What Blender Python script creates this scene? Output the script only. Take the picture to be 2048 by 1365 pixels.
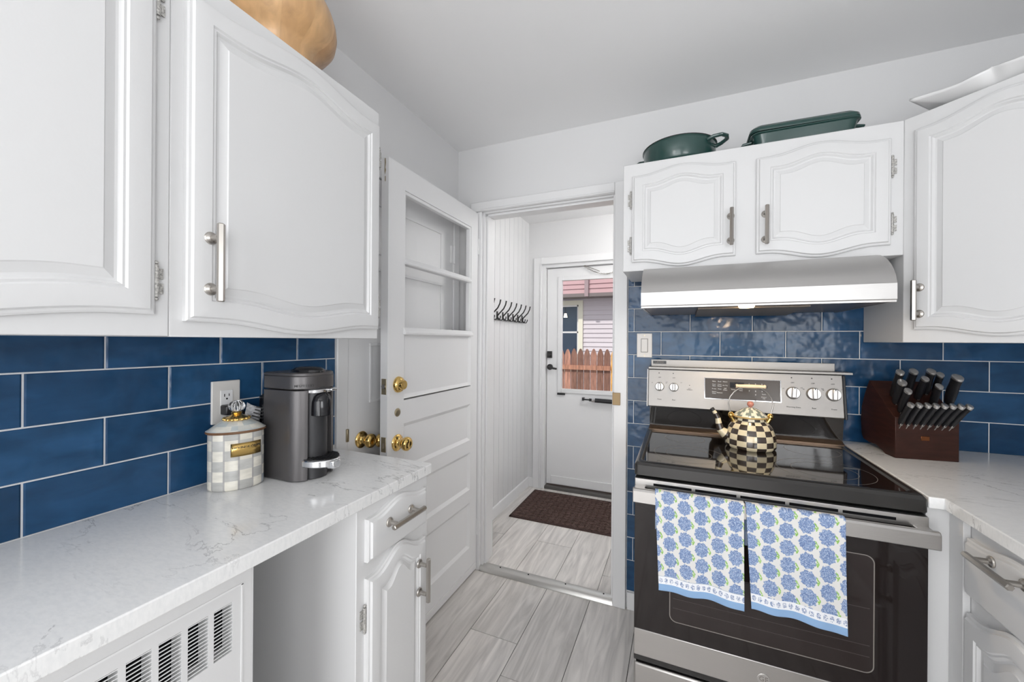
import bpy, bmesh, math, random
from mathutils import Vector, Matrix
random.seed(7)
for o in list(bpy.data.objects): bpy.data.objects.remove(o)
S = bpy.context.scene
COL = S.collection
PI = math.pi

# ---------------------------------------------------------------- camera, world, lights, exposure
F = 787.0; YAW = math.radians(23.12); ROLL = 0.0068; H = 1.312
cd = bpy.data.cameras.new('camera'); cam = bpy.data.objects.new('camera', cd); COL.objects.link(cam)
cd.sensor_width = 36; cd.lens = 36 * F / 2048; cd.clip_start = 0.02
cam.matrix_world = (Matrix.Translation((0, 0, H)) @ Matrix.Rotation(YAW, 4, 'Z') @
                    Matrix.Rotation(PI / 2, 4, 'X') @ Matrix.Rotation(ROLL, 4, 'Z'))
S.camera = cam
w = bpy.data.worlds.new('world'); S.world = w; w.use_nodes = True
wn = w.node_tree.nodes; wn['Background'].inputs[0].default_value = (0.93, 0.96, 1.0, 1); wn['Background'].inputs[1].default_value = 1.15
S.view_settings.view_transform = 'Standard'; S.view_settings.look = 'None'
S.view_settings.gamma = 1; S.view_settings.exposure = -0.20; S.view_settings.use_curve_mapping = False

def light(name, kind, loc, power, color=(1, 1, 1), size=0.2, size_y=None, aim=None, spread=None):
    l = bpy.data.lights.new(name, kind); l.energy = power; l.color = color
    if kind == 'AREA':
        l.size = size
        if size_y: l.shape = 'RECTANGLE'; l.size_y = size_y
        else: l.shape = 'DISK'
        if spread: l.spread = spread
    elif kind == 'SUN': l.angle = size
    else: l.shadow_soft_size = size
    o = bpy.data.objects.new(name, l); COL.objects.link(o); o.location = loc
    if aim is not None: o.rotation_euler = (Vector(aim) - Vector(loc)).to_track_quat('-Z', 'Y').to_euler()
    return o
light('sun', 'SUN', (3, 0, 6), 3.2, (1.0, 0.96, 0.9), 0.03, aim=(3 + 0.4, 1.0, 6 - 1.25))
light('kitchen_fill_light', 'POINT', (-0.75, -1.15, 2.0), 9, (1, 0.985, 0.965), 0.2)  # fill light added behind the camera, under an added lamp
light('mudroom_fill_light', 'POINT', (0.05, 2.42, 2.10), 17, (1, 0.99, 0.97), 0.12)  # added fill for the mudroom, source out of view
light('rear_fill_light', 'AREA', (-0.35, -2.2, 1.15), 47, (0.97, 0.985, 1.0), 1.56, 1.96, aim=(-0.1, 0, 1.55))  # broad fill added at the rear, inside a made-up window
light('side_fill_light', 'AREA', (1.235, -1.25, 1.45), 28, (0.97, 0.985, 1.0), 1.24, 0.94, aim=(-1.0, .55, .95))  # second added fill, from an invented opening in the right wall
light('hood_lamp_light', 'AREA', (0.21, 1.565, 1.425), 1.6, (1.0, 0.78, 0.52), 0.05, aim=(0.21, 1.68, 0))

# ---------------------------------------------------------------- materials
MATS = {}
def new(name):
    m = bpy.data.materials.new(name); m.use_nodes = True; MATS[name] = m
    n = m.node_tree.nodes; return m, n, m.node_tree.links, n['Principled BSDF']
def mat(name, col, rough=0.5, metal=0.0, coat=0.0, bump=0, bscale=60, stretch=(1, 1, 1), var=0.0, spec=None, vscale=None):
    m, n, l, b = new(name)
    b.inputs['Roughness'].default_value = rough; b.inputs['Metallic'].default_value = metal
    b.inputs['Coat Weight'].default_value = coat; b.inputs['Coat Roughness'].default_value = 0.06
    if spec is not None: b.inputs['Specular IOR Level'].default_value = spec
    b.inputs['Base Color'].default_value = (*col, 1)
    tc = n.new('ShaderNodeTexCoord'); mp = n.new('ShaderNodeMapping'); mp.inputs['Scale'].default_value = stretch
    l.new(tc.outputs['Object'], mp.inputs[0])
    if var:
        t = n.new('ShaderNodeTexNoise'); t.inputs['Scale'].default_value = vscale or bscale; t.inputs['Detail'].default_value = 5
        l.new(mp.outputs[0], t.inputs[0])
        r = n.new('ShaderNodeValToRGB'); r.color_ramp.elements[0].position = .3; r.color_ramp.elements[1].position = .7
        r.color_ramp.elements[0].color = (*[c * (1 - var) for c in col], 1)
        r.color_ramp.elements[1].color = (*[min(1, c * (1 + var)) for c in col], 1)
        l.new(t.outputs[0], r.inputs[0]); l.new(r.outputs[0], b.inputs['Base Color'])
    if bump:
        t = n.new('ShaderNodeTexNoise'); t.inputs['Scale'].default_value = bscale; t.inputs['Detail'].default_value = 3
        l.new(mp.outputs[0], t.inputs[0])
        bp = n.new('ShaderNodeBump'); bp.inputs['Strength'].default_value = bump; bp.inputs['Distance'].default_value = 0.002
        l.new(t.outputs[0], bp.inputs['Height']); l.new(bp.outputs[0], b.inputs['Normal'])
    return m
def colmat(name, rough=0.5, coat=0.0, metal=0, bump=0, bscale=40, noise=0, nscale=(1, 1, 1), nsc=20, bdist=0.002, spec=None, streak=0):
    """colour comes from the mesh attribute 'col' times a noise"""
    m, n, l, b = new(name)
    b.inputs['Roughness'].default_value = rough; b.inputs['Coat Weight'].default_value = coat; b.inputs['Metallic'].default_value = metal
    b.inputs['Coat Roughness'].default_value = 0.05
    if spec is not None: b.inputs['Specular IOR Level'].default_value = spec
    a = n.new('ShaderNodeAttribute'); a.attribute_name = 'col'
    src = a.outputs['Color']
    tc = n.new('ShaderNodeTexCoord'); mp = n.new('ShaderNodeMapping'); mp.inputs['Scale'].default_value = nscale
    l.new(tc.outputs['Object'], mp.inputs[0])
    if noise:
        # shift the texture per piece with the attribute's alpha
        cb = n.new('ShaderNodeCombineXYZ'); mu = n.new('ShaderNodeMath'); mu.operation = 'MULTIPLY'; mu.inputs[1].default_value = 37.0
        l.new(a.outputs['Alpha'], mu.inputs[0]); l.new(mu.outputs[0], cb.inputs[0]); l.new(mu.outputs[0], cb.inputs[1]); l.new(mu.outputs[0], cb.inputs[2])
        va = n.new('ShaderNodeVectorMath'); l.new(mp.outputs[0], va.inputs[0]); l.new(cb.outputs[0], va.inputs[1])
        t = n.new('ShaderNodeTexNoise'); t.inputs['Scale'].default_value = nsc; t.inputs['Detail'].default_value = 6
        t.inputs['Distortion'].default_value = streak
        l.new(va.outputs[0], t.inputs[0])
        mr = n.new('ShaderNodeMapRange'); mr.inputs[1].default_value = .3; mr.inputs[2].default_value = .7
        mr.inputs[3].default_value = 1 - noise; mr.inputs[4].default_value = 1 + noise
        l.new(t.outputs[0], mr.inputs[0])
        mx = n.new('ShaderNodeVectorMath'); mx.operation = 'SCALE'
        l.new(src, mx.inputs[0]); l.new(mr.outputs[0], mx.inputs['Scale']); src = mx.outputs[0]
    l.new(src, b.inputs['Base Color'])
    if bump:
        t = n.new('ShaderNodeTexNoise'); t.inputs['Scale'].default_value = bscale; t.inputs['Detail'].default_value = 2
        l.new(tc.outputs['Object'], t.inputs[0])
        bp = n.new('ShaderNodeBump'); bp.inputs['Strength'].default_value = bump; bp.inputs['Distance'].default_value = bdist
        l.new(t.outputs[0], bp.inputs['Height']); l.new(bp.outputs[0], b.inputs['Normal'])
        if coat: l.new(bp.outputs[0], b.inputs['Coat Normal'])
    return m
def glassmat(name, tint=(1, 1, 1), refl=0.06):
    m, n, l, b = new(name); n.remove(b)
    out = n['Material Output']; t = n.new('ShaderNodeBsdfTransparent'); t.inputs[0].default_value = (*tint, 1)
    g = n.new('ShaderNodeBsdfGlossy'); g.inputs['Roughness'].default_value = 0.02
    mx = n.new('ShaderNodeMixShader'); fr = n.new('ShaderNodeFresnel'); fr.inputs[0].default_value = 1.45
    ge = n.new('ShaderNodeNewGeometry'); iv = n.new('ShaderNodeMath'); iv.operation = 'SUBTRACT'; iv.inputs[0].default_value = 1; l.new(ge.outputs['Backfacing'], iv.inputs[1])
    ml = n.new('ShaderNodeMath'); ml.operation = 'MULTIPLY'; l.new(iv.outputs[0], ml.inputs[0]); l.new(fr.outputs[0], ml.inputs[1]); l.new(ml.outputs[0], mx.inputs[0]); l.new(t.outputs[0], mx.inputs[1]); l.new(g.outputs[0], mx.inputs[2]); l.new(mx.outputs[0], out.inputs[0])
    return m
def emit(name, col, s):
    m, n, l, b = new(name); b.inputs['Base Color'].default_value = (*col, 1)
    b.inputs['Emission Color'].default_value = (*col, 1); b.inputs['Emission Strength'].default_value = s; return m

WHITE = mat('cabinet_white_paint', (.71, .71, .712), .38, bump=.06, bscale=180)
WALLP = mat('wall_white_paint', (.74, .74, .745), .6, bump=.10, bscale=220)
CEILP = mat('ceiling_white_paint', (.90, .90, .905), .75, bump=.08, bscale=120)
TRIM = mat('trim_white_gloss', (.80, .80, .805), .32, bump=.05, bscale=90)
DOORW = mat('door_white_gloss', (.82, .82, .825), .34, bump=.06, bscale=70)
GROUT = mat('grout_pale_grey', (.68, .69, .70), .9)
TILE = colmat('blue_glazed_tile', .17, coat=.0, spec=.32, bump=.5, bscale=14, noise=.26, nscale=(1, 1, 2.2), nsc=9, bdist=.010, streak=.6)
STEEL = mat('brushed_stainless', (.46, .445, .43), .33, 1.0, bump=.12, bscale=900, stretch=(.02, 1, 1), var=.05, vscale=6)
STEEL2 = mat('brushed_stainless_vertical', (.55, .535, .52), .30, 1.0, bump=.1, bscale=900, stretch=(.02, 1, 1))
NICKEL = mat('satin_nickel', (.44, .415, .385), .30, 1.0)
CHROME = mat('polished_chrome', (.78, .78, .79), .08, 1.0)
BRASS = mat('polished_brass', (.72, .49, .17), .14, 1.0)
HINGE = mat('scuffed_hinge', (.45, .44, .42), .5, .4, bump=.6, bscale=300, var=.5)
DULLB = mat('worn_brass', (.42, .36, .25), .38, 1.0)
BLACKP = mat('black_plastic', (.014, .014, .016), .35)
BLACKG = mat('black_gloss_plastic', (.010, .010, .012), .12)
BLACKM = mat('matt_black_iron', (.022, .021, .021), .5, bump=.1, bscale=200)
ENAMEL = mat('black_enamel_trim', (.022, .021, .020), .22)
CERAM = mat('black_ceramic_glass', (.010, .008, .007), .035, coat=.6)
OVENG = mat('black_oven_glass', (.014, .010, .0095), .05, spec=.4)
OVENI = mat('oven_window_screen', (.024, .017, .016), .06, spec=.4)
LINEG = mat('printed_grey_line', (.22, .20, .18), .4)
SLOT = mat('dark_recess', (.006, .006, .007), .9, spec=.1)
GREYP = mat('side_panel_grey_white', (.68, .685, .69), .5)
STEELP = mat('panel_stainless', (.37, .355, .34), .5, 1.0, bump=.1, bscale=900, stretch=(.02, 1, 1), var=.03, vscale=6)
STEELH = mat('hood_stainless', (.52, .51, .50), .42, 1.0, bump=.12, bscale=900, stretch=(.02, 1, 1), var=.03, vscale=6)
GREYS = mat('shadow_gap_grey', (.30, .29, .28), .6)
IVORY = mat('ivory_plastic', (.72, .70, .67), .35)
GREY = mat('titanium_grey_plastic', (.118, .112, .113), .34, .6, bump=.03, bscale=600)
GREYD = mat('anthracite_plastic', (.045, .045, .048), .36, .3)
GREEN = mat('dark_green_enamel', (.020, .062, .055), .22, coat=.4)
CERW = mat('white_glazed_ceramic', (.84, .84, .84), .2, coat=.3)
PAPER = mat('silver_paper_tag', (.42, .42, .43), .45, var=.45, bscale=90, stretch=(1, 1, 4))
PINK = mat('dusty_pink_wood', (.50, .20, .15), .45)
PALEW = mat('pale_turned_wood', (.74, .60, .42), .5, var=.12, bscale=30, stretch=(1, 6, 6))
WOODC = colmat('maple_staves', .38, coat=.25, noise=.20, nscale=(1, 1, .22), nsc=26, streak=.7)
WALNUT = mat('dark_walnut_block', (.036, .0125, .0085), .42, coat=.0, spec=.25, var=.3, bscale=14, stretch=(1, 1, 6))
CHECK = colmat('hand_painted_enamel', .18, coat=.5, noise=.10, nsc=22)
CANI = colmat('pale_hand_painted_check', .22, coat=.4, noise=.10, nsc=34, nscale=(1, 1, 3))
CLOTH = colmat('printed_cotton', .85, bump=.25, bscale=700, bdist=.0006)
PLANK = colmat('grey_oak_plank', .42, noise=.21, nscale=(5.5, .55, 1), nsc=5.0, bump=.12, bscale=60, streak=1.3)
MATB = colmat('brown_ribbed_mat', .95, bump=.9, bscale=320, noise=.25, nsc=80)
PICKET = colmat('weathered_cedar', .75, noise=.35, nscale=(6, 6, 1), nsc=6)
SIDING = mat('lilac_vinyl_siding', (.66, .61, .66), .55)
SIDEP = mat('rose_soffit_boards', (.52, .33, .35), .6)
GUTTER = mat('grey_brown_gutter', (.20, .17, .17), .6)
CREAM = mat('cream_window_trim', (.82, .80, .68), .5)
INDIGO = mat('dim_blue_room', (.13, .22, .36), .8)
GROUND = mat('yard_soil', (.22, .2, .17), .9, var=.3, bscale=6)
GLASS = glassmat('clear_window_glass')
PRINT = mat('black_print', (.03, .03, .03), .5)
PRINTW = mat('white_print', (.75, .75, .75), .5)
GOLDP = mat('gilt_plate', (.70, .47, .16), .22, 1.0)
COPPER = mat('copper_brown_rim', (.22, .10, .045), .3, .6)
CAPM = mat('knife_cap_steel', (.72, .71, .70), .38, 1.0)
ALU = mat('mill_aluminium', (.60, .59, .57), .30, 1.0, bump=.15, bscale=120)

def quartz():
    m, n, l, b = new('white_quartz')
    b.inputs['Roughness'].default_value = .16; b.inputs['Coat Weight'].default_value = .15
    tc = n.new('ShaderNodeTexCoord')
    mp = n.new('ShaderNodeMapping'); mp.inputs['Rotation'].default_value = (0, 0, .55); mp.inputs['Scale'].default_value = (1, 2.6, 1)
    l.new(tc.outputs['Object'], mp.inputs[0])
    a = n.new('ShaderNodeTexNoise'); a.inputs['Scale'].default_value = 3.2; a.inputs['Detail'].default_value = 9; a.inputs['Roughness'].default_value = .62; a.inputs['Distortion'].default_value = .5
    l.new(mp.outputs[0], a.inputs[0])
    s = n.new('ShaderNodeMath'); s.operation = 'SUBTRACT'; s.inputs[1].default_value = .5; l.new(a.outputs[0], s.inputs[0])
    ab = n.new('ShaderNodeMath'); ab.operation = 'ABSOLUTE'; l.new(s.outputs[0], ab.inputs[0])
    mr = n.new('ShaderNodeMapRange'); mr.inputs[1].default_value = 0; mr.inputs[2].default_value = .010; mr.inputs[3].default_value = 1; mr.inputs[4].default_value = 0
    l.new(ab.outputs[0], mr.inputs[0])
    k = n.new('ShaderNodeTexNoise'); k.inputs['Scale'].default_value = 2.6; k.inputs['Detail'].default_value = 2; l.new(tc.outputs['Object'], k.inputs[0])
    kr = n.new('ShaderNodeMapRange'); kr.inputs[1].default_value = .44; kr.inputs[2].default_value = .58; l.new(k.outputs[0], kr.inputs[0])
    mm = n.new('ShaderNodeMath'); mm.operation = 'MULTIPLY'; l.new(mr.outputs[0], mm.inputs[0]); l.new(kr.outputs[0], mm.inputs[1])
    m2 = n.new('ShaderNodeMath'); m2.operation = 'MULTIPLY'; m2.inputs[1].default_value = .8; l.new(mm.outputs[0], m2.inputs[0])
    c = n.new('ShaderNodeTexNoise'); c.inputs['Scale'].default_value = 75; c.inputs['Detail'].default_value = 5; l.new(mp.outputs[0], c.inputs[0])
    cr = n.new('ShaderNodeValToRGB'); cr.color_ramp.elements[0].color = (.79, .795, .795, 1); cr.color_ramp.elements[1].color = (.85, .85, .845, 1)
    cr.color_ramp.elements[0].position = .3; cr.color_ramp.elements[1].position = .62
    l.new(c.outputs[0], cr.inputs[0])
    mx = n.new('ShaderNodeMixRGB'); mx.inputs[2].default_value = (.30, .30, .31, 1)
    l.new(m2.outputs[0], mx.inputs[0]); l.new(cr.outputs[0], mx.inputs[1]); l.new(mx.outputs[0], b.inputs['Base Color'])
    return m
QUARTZ = quartz()

def at(u, v, Y):
    a_, b_ = u - 1024, v - 682.5; a2 = a_ * math.cos(ROLL) + b_ * math.sin(ROLL); b2 = -a_ * math.sin(ROLL) + b_ * math.cos(ROLL); s = a2 / F
    rx, ry, rz = -math.sin(YAW) + math.cos(YAW) * s, math.cos(YAW) + math.sin(YAW) * s, -b2 / F
    k = Y / ry; return Vector((rx * k, Y, H + rz * k))
# ---------------------------------------------------------------- mesh builder
class MB:
    def __init__(s): s.v = []; s.f = []; s.c = []; s.cur = (1, 1, 1, 0)
    def add(s, vs, fs, T=None):
        b = len(s.v)
        for p in vs:
            p = Vector(p)
            if T is not None: p = T @ p
            s.v.append(tuple(p))
        for f in fs: s.f.append([b + i for i in f]); s.c.append(s.cur)
        return s
    def box(s, x0, x1, y0, y1, z0, z1, T=None):
        vs = [(x, y, z) for z in (z0, z1) for y in (y0, y1) for x in (x0, x1)]
        return s.add(vs, [(0, 2, 3, 1), (4, 5, 7, 6), (0, 1, 5, 4), (2, 6, 7, 3), (0, 4, 6, 2), (1, 3, 7, 5)], T)
    def prism(s, pts, axis, a, b, T=None):
        """2-d outline extruded along axis; x: (y,z)  y: (x,z)  z: (x,y)"""
        def P(p, t): return {'x': (t, p[0], p[1]), 'y': (p[0], t, p[1]), 'z': (p[0], p[1], t)}[axis]
        n = len(pts); vs = [P(p, a) for p in pts] + [P(p, b) for p in pts]
        fs = [tuple(range(n))[::-1], tuple(range(n, 2 * n))] + [(i, (i + 1) % n, n + (i + 1) % n, n + i) for i in range(n)]
        return s.add(vs, fs, T)
    def rings(s, rings, cap0=True, cap1=True, closed=True, T=None, colf=None):
        n = len(rings[0]); b = len(s.v)
        for r in rings:
            for p in r:
                p = Vector(p)
                if T is not None: p = T @ p
                s.v.append(tuple(p))
        m = n if closed else n - 1
        for i in range(len(rings) - 1):
            for j in range(m):
                k = (j + 1) % n
                s.f.append([b + i * n + j, b + i * n + k, b + (i + 1) * n + k, b + (i + 1) * n + j])
                s.c.append(colf(i, j) if colf else s.cur)
        if cap0: s.f.append([b + j for j in range(n)][::-1]); s.c.append(s.cur)
        if cap1: s.f.append([b + (len(rings) - 1) * n + j for j in range(n)]); s.c.append(s.cur)
        return s
    def lathe(s, prof, c=(0, 0, 0), axis='z', seg=32, sx=1, sy=1, T=None, colf=None, cap=True):
        rs = []
        for r, h in prof:
            ring = []
            for j in range(seg):
                a = 2 * PI * j / seg; x, y = r * sx * math.cos(a), r * sy * math.sin(a)
                q = {'z': (x, y, h), 'x': (h, x, y), 'y': (x, h, -y), '-x': (-h, -x, y), '-y': (x, -h, y)}[axis]
                ring.append((q[0] + c[0], q[1] + c[1], q[2] + c[2]))
            rs.append(ring)
        return s.rings(rs, cap, cap, T=T, colf=colf)
    def cyl(s, p0, p1, r, r1=None, seg=16, T=None):
        return s.tube([p0, p1], [r, r if r1 is None else r1], seg, T=T)
    def tube(s, path, r, seg=10, closed=False, T=None, colf=None, flat=1.0):
        path = [Vector(p) for p in path]; n = len(path)
        rad = r if isinstance(r, (list, tuple)) else [r] * n
        rs = []; up = None
        for i in range(n):
            if closed: t = path[(i + 1) % n] - path[i - 1]
            else: t = path[min(i + 1, n - 1)] - path[max(i - 1, 0)]
            t.normalize()
            if up is None:
                up = Vector((0, 0, 1)) if abs(t.z) < .9 else Vector((1, 0, 0))
            up = (up - t * up.dot(t)).normalized(); sd = t.cross(up)
            rs.append([path[i] + (up * math.sin(2 * PI * j / seg) * flat + sd * math.cos(2 * PI * j / seg)) * rad[i] for j in range(seg)])
        if closed: rs.append(rs[0])
        return s.rings(rs, not closed, not closed, T=T, colf=colf)
    def sphere(s, c, r, seg=20, sz=1.0, T=None):
        prof = [(max(1e-5, math.sin(PI * i / 12) * r), -math.cos(PI * i / 12) * r * sz) for i in range(13)]
        return s.lathe(prof, c, seg=seg, T=T)

def meshify(name, mb, m, bev=0, seg=2, smooth=True, ang=32, sub=0):
    me = bpy.data.meshes.new(name)
    me.from_pydata(mb.v, [], mb.f)
    if any(c != (1, 1, 1, 0) for c in mb.c):
        at = me.attributes.new('col', 'FLOAT_COLOR', 'FACE')
        for i, c in enumerate(mb.c): at.data[i].color = c
    bm = bmesh.new(); bm.from_mesh(me)
    bmesh.ops.recalc_face_normals(bm, faces=bm.faces); bm.to_mesh(me); bm.free()
    me.materials.append(m)
    if smooth:
        me.shade_smooth(); me.set_sharp_from_angle(angle=math.radians(ang))
    return me
ROOT = {}
def thing(name, label, cat, loc=(0, 0, 0), rz=0, group=None):
    o = bpy.data.objects.new(name, None); COL.objects.link(o); o.empty_display_size = .05
    o.location = loc; o.rotation_euler = (0, 0, rz); o['label'] = label; o['category'] = cat
    if group: o['group'] = group
    ROOT[o.name] = Matrix.Translation(loc) @ Matrix.Rotation(rz, 4, 'Z')
    return o
def part(name, mb, m, parent=None, bev=0, seg=2, world=False, label=None, solid=0, sub=0, ang=32, smooth=True):
    if world and parent is not None:
        r = parent
        while r.parent: r = r.parent
        inv = ROOT[r.name].inverted(); mb.v = [tuple(inv @ Vector(p)) for p in mb.v]
    me = meshify(name, mb, m, smooth=smooth, ang=ang)
    o = bpy.data.objects.new(name, me); COL.objects.link(o)
    if parent is not None: o.parent = parent
    if bev:
        q = o.modifiers.new('bevel', 'BEVEL'); q.width = bev; q.segments = seg; q.limit_method = 'ANGLE'; q.angle_limit = math.radians(40)
    if solid:
        q = o.modifiers.new('solid', 'SOLIDIFY'); q.thickness = solid; q.offset = 0
    if sub:
        q = o.modifiers.new('sub', 'SUBSURF'); q.levels = sub; q.render_levels = sub
    if label: o['label'] = label
    return o
def tag(o, label, cat, group=None):
    o['label'] = label; o['category'] = cat
    if group: o['group'] = group
    return o
def struct(name, mb, m, parent=None, bev=0, **k):
    o = part(name, mb, m, parent, bev, **k)
    if parent is None: o['kind'] = 'structure'
    return o
def text(name, s, size, parent, m, T, ext=.0004):
    """lettering in the parent's space; T maps text plane (x right, y up, z out)"""
    cu = bpy.data.curves.new(name, 'FONT'); cu.body = s; cu.size = size; cu.extrude = ext; cu.align_x = 'CENTER'; cu.align_y = 'CENTER'
    to = bpy.data.objects.new('tmp', cu); COL.objects.link(to)
    me = bpy.data.meshes.new_from_object(to); bpy.data.objects.remove(to)
    me.transform(T); me.materials.clear(); me.materials.append(m)
    o = bpy.data.objects.new(name, me); COL.objects.link(o); o.parent = parent; return o
def TXf(x, y, z, tilt=0):      # text facing -y, upright
    return Matrix.Translation((x, y, z)) @ Matrix.Rotation(PI / 2 + tilt, 4, 'X')
def jit(c, a=.05):
    k = 1 + random.uniform(-a, a); return (c[0] * k, c[1] * k, c[2] * k, random.random())

# ================================================================ SETTING
CZ = 2.43; XL = -1.212; YB = 2.016; XR = 1.262; YR = -2.3
# floor planks
def planks(mb, x0, x1, y0, y1, z, x_off, joints, base=(.68, .65, .625), pw=.2285):
    i = math.floor((x0 - x_off) / pw)
    while x_off + i * pw < x1:
        xa, xb = max(x0, x_off + i * pw), min(x1, x_off + (i + 1) * pw)
        st = joints.get(i, (i * .47) % 1.22)
        y = st - 1.22 * 4
        while y < y1:
            ya, yb = max(y0, y), min(y1, y + 1.22)
            if yb - ya > .01 and xb - xa > .004:
                mb.cur = jit(base, .09)
                mb.box(xa + .0014, xb - .0014, ya + .0014, yb - .0014, z - .012, z)
            y += 1.22
        i += 1
mb = MB(); mb.cur = (.05, .045, .04, 0); mb.box(XL, XR, YR, 2.045, -.04, -.0035)
planks(mb, XL, XR, YR, 2.045, 0, -.64, {-2: .86, -1: .358, 0: .185, 1: .90})
fl = struct('floor', mb, PLANK, smooth=False)
mb = MB(); mb.cur = (.08, .075, .07, 0); mb.box(-1.25, .3, 2.046, 3.30, -.03, .0165)
planks(mb, -1.25, .3, 2.046, 3.30, .02, -.615, {-3: 1.18, -2: .60, -1: 1.19, 0: .70, 1: .98})
struct('floor', mb, PLANK, smooth=False)
# ceilings
struct('ceiling', MB().box(XL - .1, XR + .1, YR, YB + .13, CZ, CZ + .08), CEILP)
struct('ceiling', MB().box(-1.36, .4, YB + .10, 3.42, 2.36, 2.45), CEILP)
# walls
struct('wall_left', MB().box(XL - .13, XL, YR, YB + .13, -.02, CZ), WALLP)
mb = MB(); mb.box(-.300, XR + .13, YB, YB + .13, -.02, CZ); mb.box(XL, -1.045, YB, YB + .13, -.02, CZ); mb.box(-1.045, -.300, YB, YB + .13, 2.055, CZ)
struct('wall_back', mb, WALLP)
struct('wall_right', MB().box(XR, XR + .13, YR, -1.88, -.02, CZ).box(XR, XR + .13, -.62, YB + .13, -.02, CZ).box(XR, XR + .13, -1.88, -.62, -.02, .97).box(XR, XR + .13, -1.88, -.62, 1.93, CZ), WALLP)
mb = MB()
for y0, y1 in ((-1.88, -1.84), (-1.27, -1.23), (-.66, -.62)): mb.box(XR + .03, XR + .09, y0, y1, .97, 1.93)
for z0, z1 in ((.97, 1.01), (1.89, 1.93)): mb.box(XR + .03, XR + .09, -1.84, -1.27, z0, z1); mb.box(XR + .03, XR + .09, -1.23, -.66, z0, z1)
wf = struct('added_window_2', mb, TRIM); struct('window_pane', MB().box(XR + .058, XR + .062, -1.84, -.66, 1.01, 1.89), GLASS, wf)  # unseen side window, added to go with the fill light
mb = MB(); mb.box(XL, -1.15, YR - .13, YR, 0, CZ); mb.box(.45, XR, YR - .13, YR, 0, CZ); mb.box(-1.15, .45, YR - .13, YR, 2.15, CZ); mb.box(-1.15, .45, YR - .13, YR, 0, .10)
struct('wall_rear', mb, WALLP)
mb = MB()
for x0, x1 in ((-1.15, -1.11), (-.37, -.33), (.41, .45)): mb.box(x0, x1, YR - .09, YR - .03, .10, 2.15)
for z0, z1 in ((.10, .14), (2.11, 2.15)):
    for x0, x1 in ((-1.11, -.37), (-.33, .41)): mb.box(x0, x1, YR - .09, YR - .03, z0, z1)
wf = struct('added_window_1', mb, TRIM); struct('window_pane', MB().box(-1.11, .41, YR - .062, YR - .058, .14, 2.11), GLASS, wf)  # added rear window, out of view, goes with the rear fill
# mudroom walls: beadboard left, plain far wall
mb = MB(); mb.box(-1.37, -1.252, YB + .13, 3.42, -.02, 2.40)
y = YB + .13
while y < 3.29:
    mb.box(-1.253, -1.245, y + .0018, min(3.29, y + .0885 - .0018), 0.02, 2.36); y += .0885
struct('wall_left', mb, TRIM, smooth=False)
mb = MB(); mb.box(-1.30, -1.120, 3.29, 3.42, -.02, 2.40); mb.box(-.215, .4, 3.29, 3.42, -.02, 2.40); mb.box(-1.120, -.215, 3.29, 3.42, 1.985, 2.40)
struct('wall_back', mb, WALLP)
struct('wall_right', MB().box(.3, .4, YB + .13, 3.42, -.02, 2.40), WALLP)
struct('baseboard_left', MB().prism([(-1.245, .02), (-1.231, .02), (-1.231, .085), (-1.236, .097), (-1.245, .1)], 'y', YB + .13, 3.29), TRIM)
struct('baseboard_back', MB().box(-1.245, -1.19, 3.276, 3.29, .02, .1), TRIM, bev=.003)
struct('baseboard_right', MB().box(-.232, -.140, 1.996, 2.016, 0, .085), TRIM, bev=.003)

# doorway casing kitchen side
mb = MB()
mb.box(-.302, -.238, 1.990, YB + .001, 0, 2.105); mb.box(-1.115, -.302, 1.9903, YB + .001, 2.05, 2.105)
mb.box(-1.115, -1.047, 1.995, YB + .001, 0, 2.05)
mb.box(-1.05, -.302, 1.984, 1.992, 2.052, 2.062)
struct('trim_1', mb, TRIM, bev=.004)
mb = MB()
mb.box(-.312, -.300, YB, 2.146, 0, 2.055); mb.box(-1.047, -1.035, YB, 2.146, 0, 2.055); mb.box(-1.035, -.312, YB, 2.146, 2.043, 2.055)
mb.box(-1.035, -.312, 2.035, 2.075, 2.031, 2.043); mb.box(-1.035, -1.024, 2.035, 2.075, 0.02, 2.04)
struct('trim_2', mb, TRIM, bev=.002)
# strike plate on the right jamb
mb = MB(); mb.box(-.3035, -.3010, 1.992, 2.028, 1.0, 1.062); mb.box(-.305, -.268, 1.9800, 1.9900, 1.000, 1.060)
sp = part('strike_plate', mb, mat('antique_brass', (.30, .21, .11), .45, .5), None, bev=.003); tag(sp, 'worn brass strike plate on the right jamb of the doorway', 'strike plate')
# threshold strip
prof = [(1.990, .0), (1.991, .006), (2.000, .020), (2.006, .024), (2.044, .0255), (2.050, .0235), (2.050, .0)]
th = struct('trim_3', MB().prism(prof, 'x', -1.047, -.3), ALU, bev=.001)
for x in (-.93, -.76, -.55, -.35):
    struct('screw', MB().lathe([(.0001, .0262), (.004, .0268), (.004, .0245)], (x, 2.032, 0), seg=10), SLOT, th)

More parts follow.
